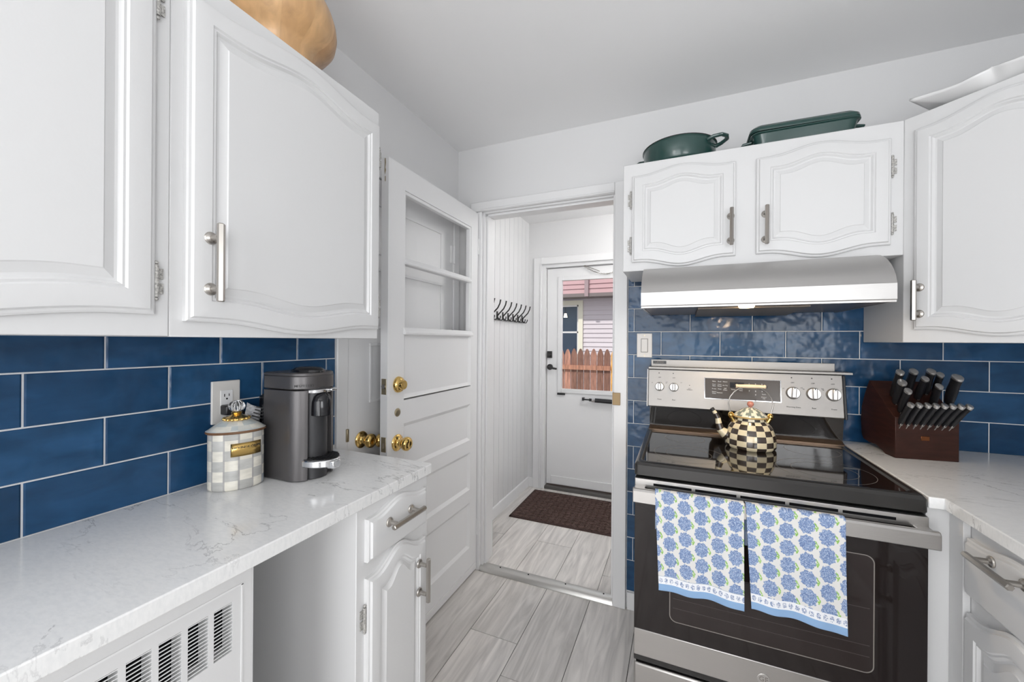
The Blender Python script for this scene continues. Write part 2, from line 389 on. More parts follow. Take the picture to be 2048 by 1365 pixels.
# tile backsplashes
def tiles(mb, a0, a1, zlines, va, pitch, place, alt0):
    for r in range(len(zlines) - 1):
        z0, z1 = zlines[r], zlines[r + 1]; off = va[(r + alt0) % 2]
        i = math.floor((a0 - off) / pitch) - 1
        while off + i * pitch < a1:
            p0, p1 = max(a0, off + i * pitch), min(a1, off + (i + 1) * pitch)
            if p1 - p0 > .008:
                k = random.random(); base = (.011 + .008 * k, .052 + .022 * k, .125 + .042 * k)
                mb.cur = jit(base, .16); g = .0017
                place(mb, p0 + g, p1 - g, z0 + g, z1 - g)
            i += 1
def til(mb, quad, out, d=.0045, c=.0018):
    """quad: four corners on the wall, out: unit normal; slightly pillowed edge"""
    ctr = sum((Vector(q) for q in quad), Vector()) / 4
    o = Vector(out); r0 = [Vector(q) for q in quad]
    r1 = [q + o * (d - c) for q in r0]
    r2 = [q + o * d + (ctr - q).normalized() * c * 1.6 for q in r0]
    mb.rings([r0, r1, r2], False, True)
wl = bpy.data.objects['wall_left']; wb = bpy.data.objects['wall_back']
mb = MB()
def pl(m_, a, b, z0, z1): til(m_, [(-1.2015, a, z0), (-1.2015, b, z0), (-1.2015, b, z1), (-1.2015, a, z1)], (1, 0, 0))
zl = [.914, 1.0235, 1.1325, 1.2415, 1.3505, 1.4595]
tiles(mb, -.7, 1.106, zl, (.337, .4585), .2428, pl, 0)
part('tile_backsplash', mb, TILE, wl, ang=20)
part('grout', MB().box(XL - .002, -1.1995, -.7, 1.107, .90, 1.46), GROUT, wl)
mb = MB()
def pb(m_, a, b, z0, z1): til(m_, [(a, 2.0105, z0), (b, 2.0105, z0), (b, 2.0105, z1), (a, 2.0105, z1)], (0, -1, 0))
zl = [1.361 - .1122 * k for k in range(11, 0, -1)] + [1.361, 1.4735, 1.583, 1.695]
zl[0] = .088
tiles(mb, -.236, XR - .001, zl, (.0425, .1665), .2495, pb, 1)
part('tile_backsplash', mb, TILE, wb, ang=20)
part('grout', MB().box(-.237, XR, 2.0085, YB + .002, .085, 1.70), GROUT, wb)

# closed door in the left wall, behind the open one
t = MB()
t.box(-1.211, -1.189, 1.108, 1.163, 0, 2.075); t.box(-1.211, -1.189, 1.935, 1.995, 0, 2.075); t.box(-1.211, -1.189, 1.163, 1.935, 2.01, 2.075)
struct('trim_4', t, TRIM, bev=.004)
d2 = struct('door_2', MB().box(-1.211, -1.196, 1.167, 1.930, .012, 2.006), DOORW, bev=.002)
mb = MB()
for z0, z1 in ((.15, .45), (.52, .80), (1.05, 1.30), (1.36, 1.62), (1.68, 1.9)):
    for a, b, c, d in ((1.28, 1.82, z0, z0 + .012), (1.28, 1.82, z1 - .012, z1), (1.28, 1.292, z0 + .012, z1 - .012), (1.808, 1.82, z0 + .012, z1 - .012)): mb.box(-1.197, -1.190, a, b, c, d)
struct('panel_moulding', mb, DOORW, d2, bev=.002)
def knob(parent, loc, axis, s=1.0, name='door_knob'):
    pr = [(.0005, 0), (.033, 0), (.0345, .003), (.032, .007), (.024, .010), (.016, .013), (.0135, .018), (.0125, .026), (.014, .031), (.020, .036), (.0265, .041), (.0285, .048), (.0275, .056), (.022, .062), (.0145, .064), (.013, .0625), (.0005, .0625)]
    return part(name, MB().lathe([(r * s, h * s) for r, h in pr], loc, axis, 36), BRASS, parent, ang=50)
knob(d2, (-1.196, 1.238, .905), 'x')
for z in (1.80, .30):
    part('hinge', MB().cyl((-1.186, 1.932, z - .05), (-1.186, 1.932, z + .05), .006).box(-1.1955, -1.1875, 1.905, 1.955, z - .048, z + .048), TRIM, d2)
# hinge-side remnant at the counter end
part('latch_hook', MB().box(-1.1895, -1.181, 1.150, 1.160, .915, .965), DULLB, bpy.data.objects['trim_4'], bev=.002)

# open kitchen door (hinged on the doorway's left jamb, swung against the left wall)
DX0, DX1, DY0, DY1 = -1.100, -1.065, 1.240, 1.990; DZ1 = 2.04
d1 = struct('door_1', MB().box(DX0, DX1, DY0, 1.342, .012, DZ1).box(DX0, DX1, 1.915, DY1, .012, DZ1)
            .box(DX0, DX1, 1.342, 1.915, 1.942, DZ1).box(DX0, DX1, 1.342, 1.915, 1.067, 1.0671)
            .box(DX0, DX1, 1.342, 1.915, .962, 1.06).box(DX0, DX1, 1.342, 1.915, .694, .762)
            .box(DX0, DX1, 1.342, 1.915, .415, .488).box(DX0, DX1, 1.342, 1.915, .012, .165), DOORW)
def rpanel(y0, y1, z0, z1, deep=.011):
    mb = MB()
    for sx, xo in ((1, DX1), (-1, DX0)):
        rg = []
        for ins, dx in ((0, 0), (.016, -deep), (.016, -deep)):
            x = xo + sx * dx; rg.append([(x, y0 + ins, z0 + ins), (x, y1 - ins, z0 + ins), (x, y1 - ins, z1 - ins), (x, y0 + ins, z1 - ins)])
        mb.rings(rg, False, True)
    return mb
for z0, z1 in ((1.067, 1.345), (.762, .962), (.488, .694), (.165, .415)):
    part('panel', rpanel(1.342, 1.915, z0, z1), DOORW, d1, smooth=False)
mb = MB()   # glazing bars and beads
mb.prism([(DX0 + .004, 1.336), (DX1 + .011, 1.336), (DX1 + .013, 1.346), (DX1, 1.366), (DX0 + .004, 1.366)], 'y', 1.336, 1.922)
mb.prism([(DX0 + .004, 1.632), (DX1 + .002, 1.632), (DX1 + .006, 1.640), (DX1 - .006, 1.662), (DX0 + .004, 1.662)], 'y', 1.342, 1.915)
for y0, y1 in ((1.342, 1.352), (1.903, 1.915)): mb.box(DX0 + .006, DX1 - .004, y0, y1, 1.366, 1.942)
mb.box(DX0 + .006, DX1 - .004, 1.352, 1.903, 1.928, 1.942)
part('glazing_bar', mb, DOORW, d1, bev=.002)
for z0, z1 in ((1.366, 1.632), (1.662, 1.93)):
    part('glass_pane', MB().box(DX0 + .015, DX0 + .018, 1.350, 1.905, z0, z1), GLASS, d1)
knob(d1, (DX1, 1.300, .892), 'x'); knob(d1, (DX0, 1.300, .892), '-x')
pr = [(.0005, 0), (.031, 0), (.0335, .003), (.032, .010), (.027, .017), (.021, .020), (.0195, .030), (.018, .033), (.012, .0335), (.0005, .0335)]
part('deadbolt', MB().lathe(pr, (DX1, 1.304, 1.130), 'x', 32), BRASS, d1)
part('keyhole', MB().box(DX1 + .033, DX1 + .0345, 1.3028, 1.3052, 1.122, 1.138), DULLB, bpy.data.objects['deadbolt'])
part('small_lock', MB().lathe([(.0005, 0), (.0165, 0), (.0175, .003), (.014, .006), (.009, .007), (.0005, .007)], (DX1, 1.300, 1.016), 'x', 28), DULLB, d1)
part('thumb_turn', MB().prism([(DX0, .985), (DX0 - .012, .985), (DX0 - .020, 1.0), (DX0 - .020, 1.045), (DX0 - .012, 1.06), (DX0, 1.06)], 'y', 1.268, 1.318), DULLB, d1, bev=.003)
mb = MB(); mb.box(DX0 + .006, DX1 - .005, DY0 - .0015, DY0 + .001, 1.095, 1.158)
part('bolt_plate', mb, DULLB, d1, bev=.003); part('bolt', MB().cyl((-1.082, DY0 + .004, 1.127), (-1.082, DY0 - .006, 1.127), .009), NICKEL, bpy.data.objects['bolt_plate'])
mb = MB(); mb.box(DX0 + .006, DX1 - .005, DY0 - .0015, DY0 + .001, .865, .925)
lp = part('latch_plate', mb, DULLB, d1, bev=.003); part('latch', MB().prism([(DX0 + .012, DY0), (DX1 - .012, DY0), (DX1 - .012, DY0 - .012)], 'z', .882, .902), NICKEL, lp)
part('paint_chip', MB().prism([(-1.085, 2.035), (-1.081, 2.037), (-1.079, 2.02), (-1.082, 2.0), (-1.079, 1.99), (-1.083, 1.972), (-1.086, 1.985), (-1.0845, 2.012)], 'y', DY0 - .0012, DY0 + .001), DULLB, d1)
part('paint_chip', MB().box(-1.0835, -1.0800, DY0 - .0012, DY0 + .001, 1.945, 1.965), DULLB, d1)
part('door_sweep', MB().box(DX1, DX1 + .004, DY0 + .004, DY1 - .004, .014, .052), TRIM, d1, bev=.0015)
for z in (.25, 1.85): part('hinge', MB().cyl((DX1 + .002, DY1 + .004, z - .045), (DX1 + .002, DY1 + .004, z + .045), .005), TRIM, d1)

# exterior door with half glass
EY = 3.335
mb = MB()
mb.box(-1.190, -1.120, 3.268, 3.291, .02, 2.045); mb.box(-.215, -.145, 3.268, 3.291, .02, 2.045); mb.box(-1.120, -.215, 3.268, 3.291, 1.985, 2.045)
mb.box(-1.130, -1.118, 3.260, 3.275, .02, 1.99); mb.box(-1.118, -.217, 3.260, 3.275, 1.982, 1.992)
struct('trim_5', mb, TRIM, bev=.003)
mb = MB(); mb.box(-1.120, -1.089, 3.291, 3.42, .0, 1.985); mb.box(-.246, -.215, 3.291, 3.42, .0, 1.985); mb.box(-1.089, -.246, 3.291, 3.42, 1.957, 1.985)
struct('trim_6', mb, TRIM)
struct('trim_7', MB().box(-1.089, -.246, 3.285, 3.45, 0, .045), mat('dark_sill', (.10, .095, .09), .5), bev=.004)
gx0, gx1, gz0, gz1 = -.955, -.385, .895, 1.845
mb = MB(); x0, x1 = -1.084, -.251
mb.box(x0, gx0, EY, EY + .044, .055, 1.952); mb.box(gx1, x1, EY, EY + .044, .055, 1.952); mb.box(gx0, gx1, EY, EY + .044, .055, gz0); mb.box(gx0, gx1, EY, EY + .044, gz1, 1.952)
d3 = struct('door_3', mb, DOORW)
fw = .032; mb = MB()
for a, b, c, d in ((gx0 - fw, gx0 + .004, gz0 - fw, gz1 + fw), (gx1 - .004, gx1 + fw, gz0 - fw, gz1 + fw), (gx0 + .004, gx1 - .004, gz0 - fw, gz0 + .004), (gx0 + .004, gx1 - .004, gz1 - .004, gz1 + fw)): mb.box(a, b, EY - .010, EY + .002, c, d)
fr = part('window_frame', mb, TRIM, d3, bev=.003)
part('window_pane', MB().box(gx0, gx1, EY + .018, EY + .024, gz0, gz1), GLASS, d3)
part('clip', MB().box(-.985, -.915, EY - .016, EY - .009, gz0 - .050, gz0 - .034).box(-.44, -.40, EY - .016, EY - .009, gz0 - .052, gz0 - .036), BLACKP, d3)
part('kick_rail', MB().box(-1.04, -.29, EY - .008, EY + .001, .06, .13), TRIM, d3, bev=.003)
part('deadbolt', MB().box(-1.078, -1.036, EY - .020, EY + .001, 1.165, 1.225).cyl((-1.055, EY - .02, 1.195), (-1.055, EY - .034, 1.195), .014), BLACKM, d3, bev=.003)
part('lever_handle', MB().lathe([(.0005, 0), (.026, 0), (.026, .008), (.012, .012), (.011, .04), (.0005, .04)], (-1.056, EY, 1.085), '-y', 20).tube([(-1.056, EY - .036, 1.085), (-1.03, EY - .038, 1.078), (-.985, EY - .036, 1.072)], [.010, .009, .008]), BLACKM, d3)
part('door_closer', MB().cyl((-.665, EY - .035, .820), (-.45, EY - .035, .815), .018).cyl((-.70, EY - .035, .821), (-.665, EY - .035, .820), .012).cyl((-.755, EY - .035, .822), (-.70, EY - .035, .821), .006)  .box(-.76, -.745, EY - .04, EY + .001, .812, .836).box(-.46, -.43, EY - .04, EY + .001, .80, .83), BLACKP, d3)
part('closer_band', MB().cyl((-.675, EY - .035, .8205), (-.650, EY - .035, .8198), .0188), CHROME, d3)
mb = MB()     # safety chain drooping across the top of the door
for i in range(34):
    u = i / 33; x = -.75 + .42 * u; z = 1.95 - .075 * math.sin(PI * min(1, u * 1.15)) + (.0 if u < .8 else 0)
    a = i * PI / 2
    ring = [(x + .0085 * math.cos(q) , EY - .03 + .0045 * math.sin(q) * math.cos(a), z + .0045 * math.sin(q) * math.sin(a) - .0) for q in [2 * PI * k / 10 for k in range(10)]]
    mb.tube(ring, .0016, 5, closed=True)
part('safety_chain', mb, NICKEL, d3)
part('safety_chain', MB().tube([(-.76, EY - .02, 1.962), (-.70, EY - .028, 1.935), (-.62, EY - .03, 1.90)], .0035, 6), NICKEL, d3)

# ================================================================ CABINETS
def shape(u):
    v = min(1, max(0, (u - .07) / .86)); return (.5 - .5 * math.cos(2 * PI * v)) ** 1.15
def door_rings(x0, x1, zb, zt, ab, at, prof, N=28, inner=None):
    out = []
    for ins, y in prof:
        xa, xb = x0 + ins, x1 - ins; r = []
        for i in range(N + 1):
            u = i / N; r.append((xa + (xb - xa) * u, y, zb + ins - ab * shape(u)))
        for i in range(N, -1, -1):
            u = i / N; r.append((xa + (xb - xa) * u, y, zt - ins + at * shape(u)))
        out.append(r)
    return out
def door_mesh(x0, x1, zb, zt, ab, at, stile=.042, flat=False, raise_w=.030):
    prof = [(0, 0), (0, -.010), (.003, -.0125), (.007, -.0135), (.010, -.019), (.014, -.020)]
    if not flat: prof += [(stile, -.020), (stile + .003, -.0165), (stile + .007, -.0175), (stile + .012, -.0120), (stile + .016, -.0115), (stile + raise_w, -.0165), (stile + raise_w + .002, -.0185)]
    N = 28; rs = door_rings(x0, x1, zb, zt, ab, at, prof, N); mb = MB(); mb.rings(rs, False, False)
    b = len(mb.v) - 2 * (N + 1)
    for i in range(N): mb.f.append([b + i, b + i + 1, b + 2 * N + 1 - (i + 1), b + 2 * N + 1 - i]); mb.c.append(mb.cur)
    b = 0
    for i in range(N): mb.f.append([i, 2 * N + 1 - i, 2 * N + 1 - (i + 1), i + 1]); mb.c.append(mb.cur)
    return mb
def pull(p0, p1, out=.034, parent=None, m=None):
    """hexagonal bar pull; p0,p1 = bar ends (x,z) in the door's plane"""
    (xa, za), (xb, zb) = p0, p1; mb = MB(); y = -.020
    d = Vector((xb - xa, 0, zb - za)).normalized()
    for f in (.17, .83):
        x, z = xa + (xb - xa) * f, za + (zb - za) * f
        mb.lathe([(.0005, 0), (.0125, 0), (.0130, .002), (.0115, .0045), (.0085, .006), (.006, .008), (.0055, out - .006), (.0005, out - .006)], (x, y, z), '-y', 20)
    path = [Vector((xa, y - out, za)), Vector((xb, y - out, zb))]
    mb.tube([path[0], path[0] + d * .002, path[1] - d * .002, path[1]], [.0052, .0072, .0072, .0052], 6)
    return part('handle', mb, m or NICKEL, parent, ang=25)
def hinge(parent, x, z, side):
    mb = MB(); mb.cyl((x, -.006, z - .030), (x, -.006, z + .030), .0042, seg=8)
    for q in (-.034, .034): mb.sphere((x, -.006, z + q), .0038, 8)
    for q in (-.018, .010): mb.box(min(x, x + side * .012), max(x, x + side * .012), -.004, -.0005, z + q - .006, z + q + .014)
    return part('hinge', mb, HINGE, parent)
def cabinet(name, label, loc, rz, w_, d, z0, z1, fronts, group=None, toe=False):
    t = thing(name, label, 'cabinet', loc, rz, group)
    mb = MB()
    if toe: mb.box(0, w_, 0, d, z0 + .09, z1); mb.box(0, w_, .06, d, z0, z0 + .09)
    else: mb.box(0, w_, 0, d, z0, z1)
    part('body', mb, WHITE, t, bev=.0015, seg=1)
    for f in fronts:
        o = part(f.get('n', 'door'), door_mesh(*f['b'], f.get('ab', .024), f.get('at', .024), f.get('st', .042), f.get('flat', False), f.get('rw', .03)), WHITE, t, ang=20)
        if 'h' in f: pull(*f['h'], parent=o)
        for (x, z, s) in f.get('hg', []): hinge(o, x, z, s)
    return t
UX = -.905; UB = 1.316; UT = 2.05
# left upper run (front faces +x): local x = world y
cabinet('upper_cabinet', 'white wall cabinet cut off by the left edge, above the counter', (UX, -.16, 0), PI / 2, .5968, .305, UB, UT,
        [dict(b=(.026, .570, 1.357, 2.000), ab=.022, at=.026, hg=[(.574, 1.42, 1), (.574, 1.945, 1)])])
cabinet('upper_cabinet', 'white wall cabinet above the coffee machine, nickel bar pull at its left', (UX, .4372, 0), PI / 2, .5678, .305, UB, UT,
        [dict(b=(.022, .560, 1.347, 2.000), ab=.022, at=.028, h=((.061, 1.387), (.061, 1.545)), hg=[(.564, 1.42, 1), (.564, 1.90, 1)])])
# over the hood (front faces -y)
cabinet('upper_cabinet', 'short white two-door wall cabinet above the range hood', (-.222, 1.70, 0), 0, .898, .308, 1.605, UT,
        [dict(b=(.036, .412, 1.640, 1.995), ab=.026, at=.024, h=((.394, 1.671), (.394, 1.810)), hg=[(.031, 1.71, -1), (.031, 1.90, -1)]),
         dict(b=(.478, .862, 1.640, 1.993), ab=.026, at=.026, h=((.505, 1.665), (.505, 1.805)), hg=[(.867, 1.71, 1), (.867, 1.90, 1)])])
# diagonal corner cabinet
t = thing('corner_cabinet', 'tall white diagonal wall cabinet in the right corner above the knife block', 'cabinet', (.676, 1.70, 0), -PI / 4)
a = math.sqrt(.5)
def dloc(x, y): dx, dy = x - .676, y - 1.70; return (dx * a - dy * a, dx * a + dy * a)
# footprint in world: (.676,1.70)->(.676,2.008)->(XR,2.008)->(XR,1.40)->(.955,1.42)
FX = .676 + .42 * a
foot = [dloc(*p) for p in ((.676, 1.70), (.676, 2.004), (1.255, 2.004), (1.255, 1.70 - .42 * a), (FX, 1.70 - .42 * a))]
part('body', MB().prism(foot[::-1], 'z', UB, UT), WHITE, t, bev=.0015, seg=1)
o = part('door', door_mesh(.030, .400, 1.357, 2.0, .022, .026, .038), WHITE, t, ang=20)
pull((.048, 1.385), (.048, 1.512), parent=o)

# left base cabinet (faces +x)
cabinet('base_cabinet', 'narrow white base cabinet with drawer and arched door at the counter end', (-.740, .752, 0), PI / 2, .298, .455, 0, .882,
        [dict(n='drawer', b=(.028, .276, .742, .852), ab=0, at=.022, flat=True, h=((.074, .820), (.214, .820))),
         dict(b=(.028, .276, .13, .700), ab=0, at=.040, st=.036, rw=.026, h=((.232, .530), (.232, .660)), hg=[(.024, .60, -1), (.024, .2, -1)])], toe=True)
bpy.data.objects['base_cabinet'].children[0].name = 'body'
# left counter top
mb = MB(); mb.prism([(-1.199, -.72), (-.734, -.72), (-.734, 1.066), (-.742, 1.074), (-1.199, 1.074)], 'z', .883, .914)
o = part('countertop', mb, QUARTZ, None, bev=.0025); tag(o, 'white veined quartz worktop under the coffee machine along the left wall', 'countertop')
# radiator / heater cover under the left counter
t = thing('radiator_cover', 'white louvred metal heater panel under the left worktop', 'radiator cover', (-.775, 0, 0))
mb = MB(); X0 = -.805; X1 = -.775
groups = [(.446 - .0412 * k, .478 - .0412 * k) for k in range(16)]
zt, zb_ = .815, .722
mb.box(X0, X1, -.60, .514, zt, .862); mb.box(X0, X1, -.60, .514, .10, zb_)
prev = .514
for g0, g1 in groups: mb.box(X0, X1, g1, prev, zb_, zt); prev = g0
mb.box(X0, X1, -.60, prev, zb_, zt)
part('panel', mb, WHITE, t, world=True)
mb = MB()
for y0, y1, z0, z1 in ((-.6, .497, .838, .8415), (.494, .497, .1, .84)): mb.box(X1 - .001, X1 + .0012, y0, y1, z0, z1)
part('seam', mb, TRIM, t, world=True)
mb = MB(); n = 14
for g0, g1 in groups:
    for k in range(n):
        z = zb_ + (zt - zb_) * (k + .5) / n + .0015
        mb.prism([(X1 - .0005, z - .0008), (X1 - .0005, z + .0006), (X1 - .0020, z + .0006), (X1 - .0020, z - .0008)], 'y', g0, g1)
part('louvre', mb, TRIM, t, world=True, smooth=False)
part('slot_shade_plate', MB().box(-.86, -.806, -.60, .505, .1, .86), SLOT, t, world=True)  # black sheet painted in for the shade behind the louvre slots
part('edge_return', MB().box(-1.19, -.7751, .5142, .5175, .02, .868), WHITE, t, world=True)

# right counter and base run (faces -x): local x = -(world y)
mb = MB(); mb.prism([(.597, 1.367), (.628, 1.367), (.6285, 1.36), (.626, -.70), (XR - .001, -.70), (XR - .001, 2.0075), (.597, 2.0075)], 'z', .884, .914)
o = part('countertop', mb, QUARTZ, None, bev=.0025); tag(o, 'white quartz corner worktop to the right of the range, under the knife block', 'countertop')
cabinet('base_cabinet', 'white base cabinet with drawer and arched door right of the range', (.660, 2.005, 0), -PI / 2, 1.045, .600, 0, .884,
        [dict(n='drawer', b=(.680, 1.010, .700, .838), ab=0, at=.020, flat=True, h=((.758, .828), (.898, .828))),
         dict(b=(.680, 1.010, .13, .655), ab=0, at=.045, h=((.985, .45), (.985, .60)))], toe=True)
part('filler_panel', MB().box(.599, .6590, 1.385, 1.40, .0, .883).box(.645, .6590, 1.330, 1.3845, .0, .883), WHITE, None, bev=.001)
tag(bpy.data.objects['filler_panel'], 'plain white filler panel between the range and the right drawer', 'panel')
cabinet('base_cabinet', 'white three-drawer base cabinet beside the camera, second from the range on the right', (.660, .958, 0), -PI / 2, .50, .600, 0, .884,
        [dict(n='drawer', b=(.02, .48, .700, .858), ab=0, at=0, flat=True, h=((.17, .79), (.33, .79))),
         dict(n='drawer', b=(.02, .48, .42, .680), ab=0, at=0, flat=True, h=((.17, .60), (.33, .60))),
         dict(n='drawer', b=(.02, .48, .12, .400), ab=0, at=0, flat=True, h=((.17, .32), (.33, .32)))], toe=True)
cabinet('base_cabinet', 'white two-door base cabinet beside the camera, third from the range on the right', (.660, .456, 0), -PI / 2, .80, .600, 0, .884,
        [dict(b=(.02, .39, .12, .83), ab=0, at=.02, h=((.365, .6), (.365, .75))), dict(b=(.41, .78, .12, .83), ab=0, at=.02, h=((.435, .6), (.435, .75)))], toe=True)

# ================================================================ RANGE
RX0, RX1 = -.136, .592; RW = RX1 - RX0; RC = (RX0 + RX1) / 2
rg = thing('electric_range', 'stainless electric range with black glass top and two towels on its door handle', 'range', (RC, 1.68, 0))
P = lambda n_, mb, m, **k: part(n_, mb, m, rg, world=True, **k)
P('body', MB().box(RX0 + .004, RX1 - .004, 1.40, 2.000, .03, .885), ENAMEL)
# cooktop: bevelled black frame and ceramic glass
mb = MB()
zt = .917
def rr(x0, x1, y0, y1, r, z, n=6):
    out = []
    for cx, cy, a0 in ((x1 - r, y0 + r, -PI / 2), (x1 - r, y1 - r, 0), (x0 + r, y1 - r, PI / 2), (x0 + r, y0 + r, PI)):
        for i in range(n + 1):
            q = a0 + PI / 2 * i / n; out.append((cx + r * math.cos(q), cy + r * math.sin(q), z))
    return out
mb.rings([rr(RX0, RX1, 1.352, 1.965, .012, .876), rr(RX0, RX1, 1.352, 1.965, .012, .908), rr(RX0 + .006, RX1 - .006, 1.358, 1.965, .012, .9165),
          rr(RX0 + .014, RX1 - .014, 1.366, 1.96, .012, .919), rr(RX0 + .020, RX1 - .020, 1.376, 1.90, .02, .918), rr(RX0 + .026, RX1 - .026, 1.384, 1.885, .02, .9135)], True, True)
P('cooktop_frame', mb, ENAMEL, ang=25)
gl = P('cooktop_glass', MB().rings([rr(RX0 + .027, RX1 - .027, 1.385, 1.884, .02, .9130), rr(RX0 + .027, RX1 - .027, 1.385, 1.884, .02, .9142)]), CERAM)
def ringm(cx, cy, r, z, w_=.0012, seg=64):
    mb = MB(); o_ = []; i_ = []
    for k in range(seg):
        q = 2 * PI * k / seg; o_.append((cx + r * math.cos(q), cy + r * math.sin(q), z)); i_.append((cx + (r - w_) * math.cos(q), cy + (r - w_) * math.sin(q), z))
    return mb.rings([o_, i_], False, False)
for cx, cy, rs in ((.03, 1.535, (.115, .075)), (.020, 1.775, (.075,)), (.415, 1.515, (.125, .085)), (.45, 1.775, (.085,)), (.235, 1.79, (.055,))):
    mb = MB()
    for r in rs: q = ringm(cx, cy, r, .9145); mb.add(q.v, q.f)
    part('burner_ring', mb, LINEG, gl, world=True, smooth=False)
# warm bronze back ledge and black riser
P('back_ledge', MB().prism([(1.885, .914), (1.885, .921), (1.905, .930), (1.925, .932), (1.925, .914)], 'x', RX0 + .01, RX1 - .01), mat('bronze_ledge', (.13, .085, .055), .25, .6), ang=60)
P('riser', MB().prism([(1.925, .92), (1.925, .940), (1.912, 1.03), (1.960, 1.03), (1.975, .92)], 'x', RX0 + .010, RX1 - .004), CERAM)
# sloping stainless control panel
def cpz(s): return (1.893 + .030 * s, 1.020 + .168 * s)     # s 0..1 up the panel
y0, z0 = cpz(0); y1, z1 = cpz(1)
cp = P('control_panel', MB().prism([(y0, z0), (y1, z1), (1.985, z1), (1.985, z0)], 'x', RX0 + .002, RX1 - .006), STEELP, bev=.004)
P('end_cap', MB().prism([(y0 + .003, z0 - .004), (y1 + .004, z1 - .003), (1.99, z1 - .003), (1.99, z0 - .004)], 'x', RX1 - .006, RX1 + .003), BLACKP, bev=.002)
P('end_cap', MB().prism([(y0 + .003, z0 - .002), (y1 + .004, z1 - .001), (1.99, z1 - .001), (1.99, z0 - .002)], 'x', RX0 - .003, RX0 + .002), TRIM, bev=.002)
P('top_shelf', MB().box(RX0 + .004, RX1 + .022, y1 - .012, 1.985, z1 + .001, z1 + .010).box(RX0 + .012, RX1 - .018, 1.968, 1.973, z1 + .010, z1 + .042), STEELP, bev=.001)
sh = P('sticker', MB().box(RX0 + .020, RX0 + .078, 1.966, 1.968, z1 + .022, z1 + .036), BLACKP)
text('print', 'LISTED', .012, sh, LINEG, TXf(RX0 + .049 - RC, 1.9655 - 1.68, z1 + .029))
tilt = -math.atan2(y1 - y0, z1 - z0)
def onp(x, s, out=0):    # point on the panel, range-local
    y, z = cpz(s); n_ = Vector((0, -math.cos(tilt), -math.sin(tilt)));  p = Vector((x - RC, y - 1.68, z)) + n_ * out; return p
def TP(x, s, out=.0006): return Matrix.Translation(onp(x, s, out)) @ Matrix.Rotation(PI / 2 + tilt, 4, 'X')
def TPz(x, s, out=0): return TP(x, s, out)
for x, r, lab, ang_ in ((-.084, .0185, 'Front', .05), (-.024, .0185, 'Rear', 0), (.421, .0235, 'Warming Zone', -.1), (.489, .0235, 'Rear', 0), (.553, .0235, 'Front', -.05)):
    T = TPz(x, .53)
    k = part('knob', MB().lathe([(r * 1.06, 0), (r * 1.06, .003), (r, .005), (r * .96, .012), (r * .9, .014), (.0005, .014)], (0, 0, 0), 'z', 32, T=T), STEEL2, cp)
    part('grip', MB().box(-r * .33, r * .33, -r * .94, r * .94, .012, .026, T @ Matrix.Rotation(ang_, 4, 'Z')), STEEL2, k, bev=.003)
    part('pointer', MB().box(-.0016, .0016, r * .6, r * .85, .026, .0266, T @ Matrix.Rotation(ang_, 4, 'Z')), PRINT, k)
    text('print', lab, .0078, cp, PRINT, TP(x, .20))
    text('print', 'OFF', .0068, cp, PRINT, TP(x, .775))
    text('print', 'HI', .0058, cp, PRINT, TP(x - .032, .63)); text('print', 'LO', .0058, cp, PRINT, TP(x + .030, .66))
    part('indicator', MB().lathe([(.0024, 0), (.0024, .001), (.0001, .001)], (0, 0, 0), 'z', 12, T=TPz(x - .003, .895)), PRINT, cp)
text('print', 'HOT\nSURFACE', .0055, cp, PRINT, TP(.04, .50)); part('indicator', MB().lathe([(.0018, 0), (.0018, .001), (.0001, .001)], (0, 0, 0), 'z', 12, T=TPz(.04, .60)), PRINT, cp)
T = TPz(.24, .555)
dp = part('display', MB().box(-.138, .138, -.043, .043, -.001, .0016, T), mat('brown_black_glass', (.060, .048, .040), .22), cp, bev=.003)
mb = MB()
for a_, b_, c_, d_ in ((-.141, .141, -.046, -.043), (-.141, .141, .043, .0445), (.138, .141, -.046, .0445), (-.141, -.1385, -.046, .0445)): mb.box(a_, b_, c_, d_, -.001, .0018, T)
part('bezel', mb, CHROME, dp)
def TD(dx, dy): return T @ Matrix.Translation((dx, dy, .0018))
for r_, row in enumerate((('Bake', 'Broil', 'Warm'), ('Conv\nBake', 'Conv\nRoast', 'Air Fry'), ('Probe', 'Pizza', 'Self\nClean'), ('Steam\nClean', 'Remote'))):
    for c_, s_ in enumerate(row): text('print', s_, .0068, dp, PRINTW, TD(-.103 + .021 * c_, .030 - .0160 * r_))
for r_, row in enumerate(('123', '456', '789', ' 0')):
    for c_, s_ in enumerate(row):
        if s_ != ' ': text('print', s_, .0085, dp, PRINTW, TD(.028 + .023 * c_, .024 - .0145 * r_))
text('print', 'Start', .0068, dp, PRINTW, TD(.080, -.016)); text('print', 'Timer', .0068, dp, PRINTW, TD(-.030, -.002)); text('print', 'Cook\nTime', .0068, dp, PRINTW, TD(-.003, -.001)); text('print', 'Cancel\nOff', .0068, dp, PRINTW, TD(.080, -.031))
part('clock', MB().box(-.043, .009, .006, .029, .0014, .0022, T), BLACKG, dp); text('print', '1:00', .014, dp, emit('clock_digits', (.95, .97, 1), 1.2), T @ Matrix.Translation((-.010, .015, .0026)))
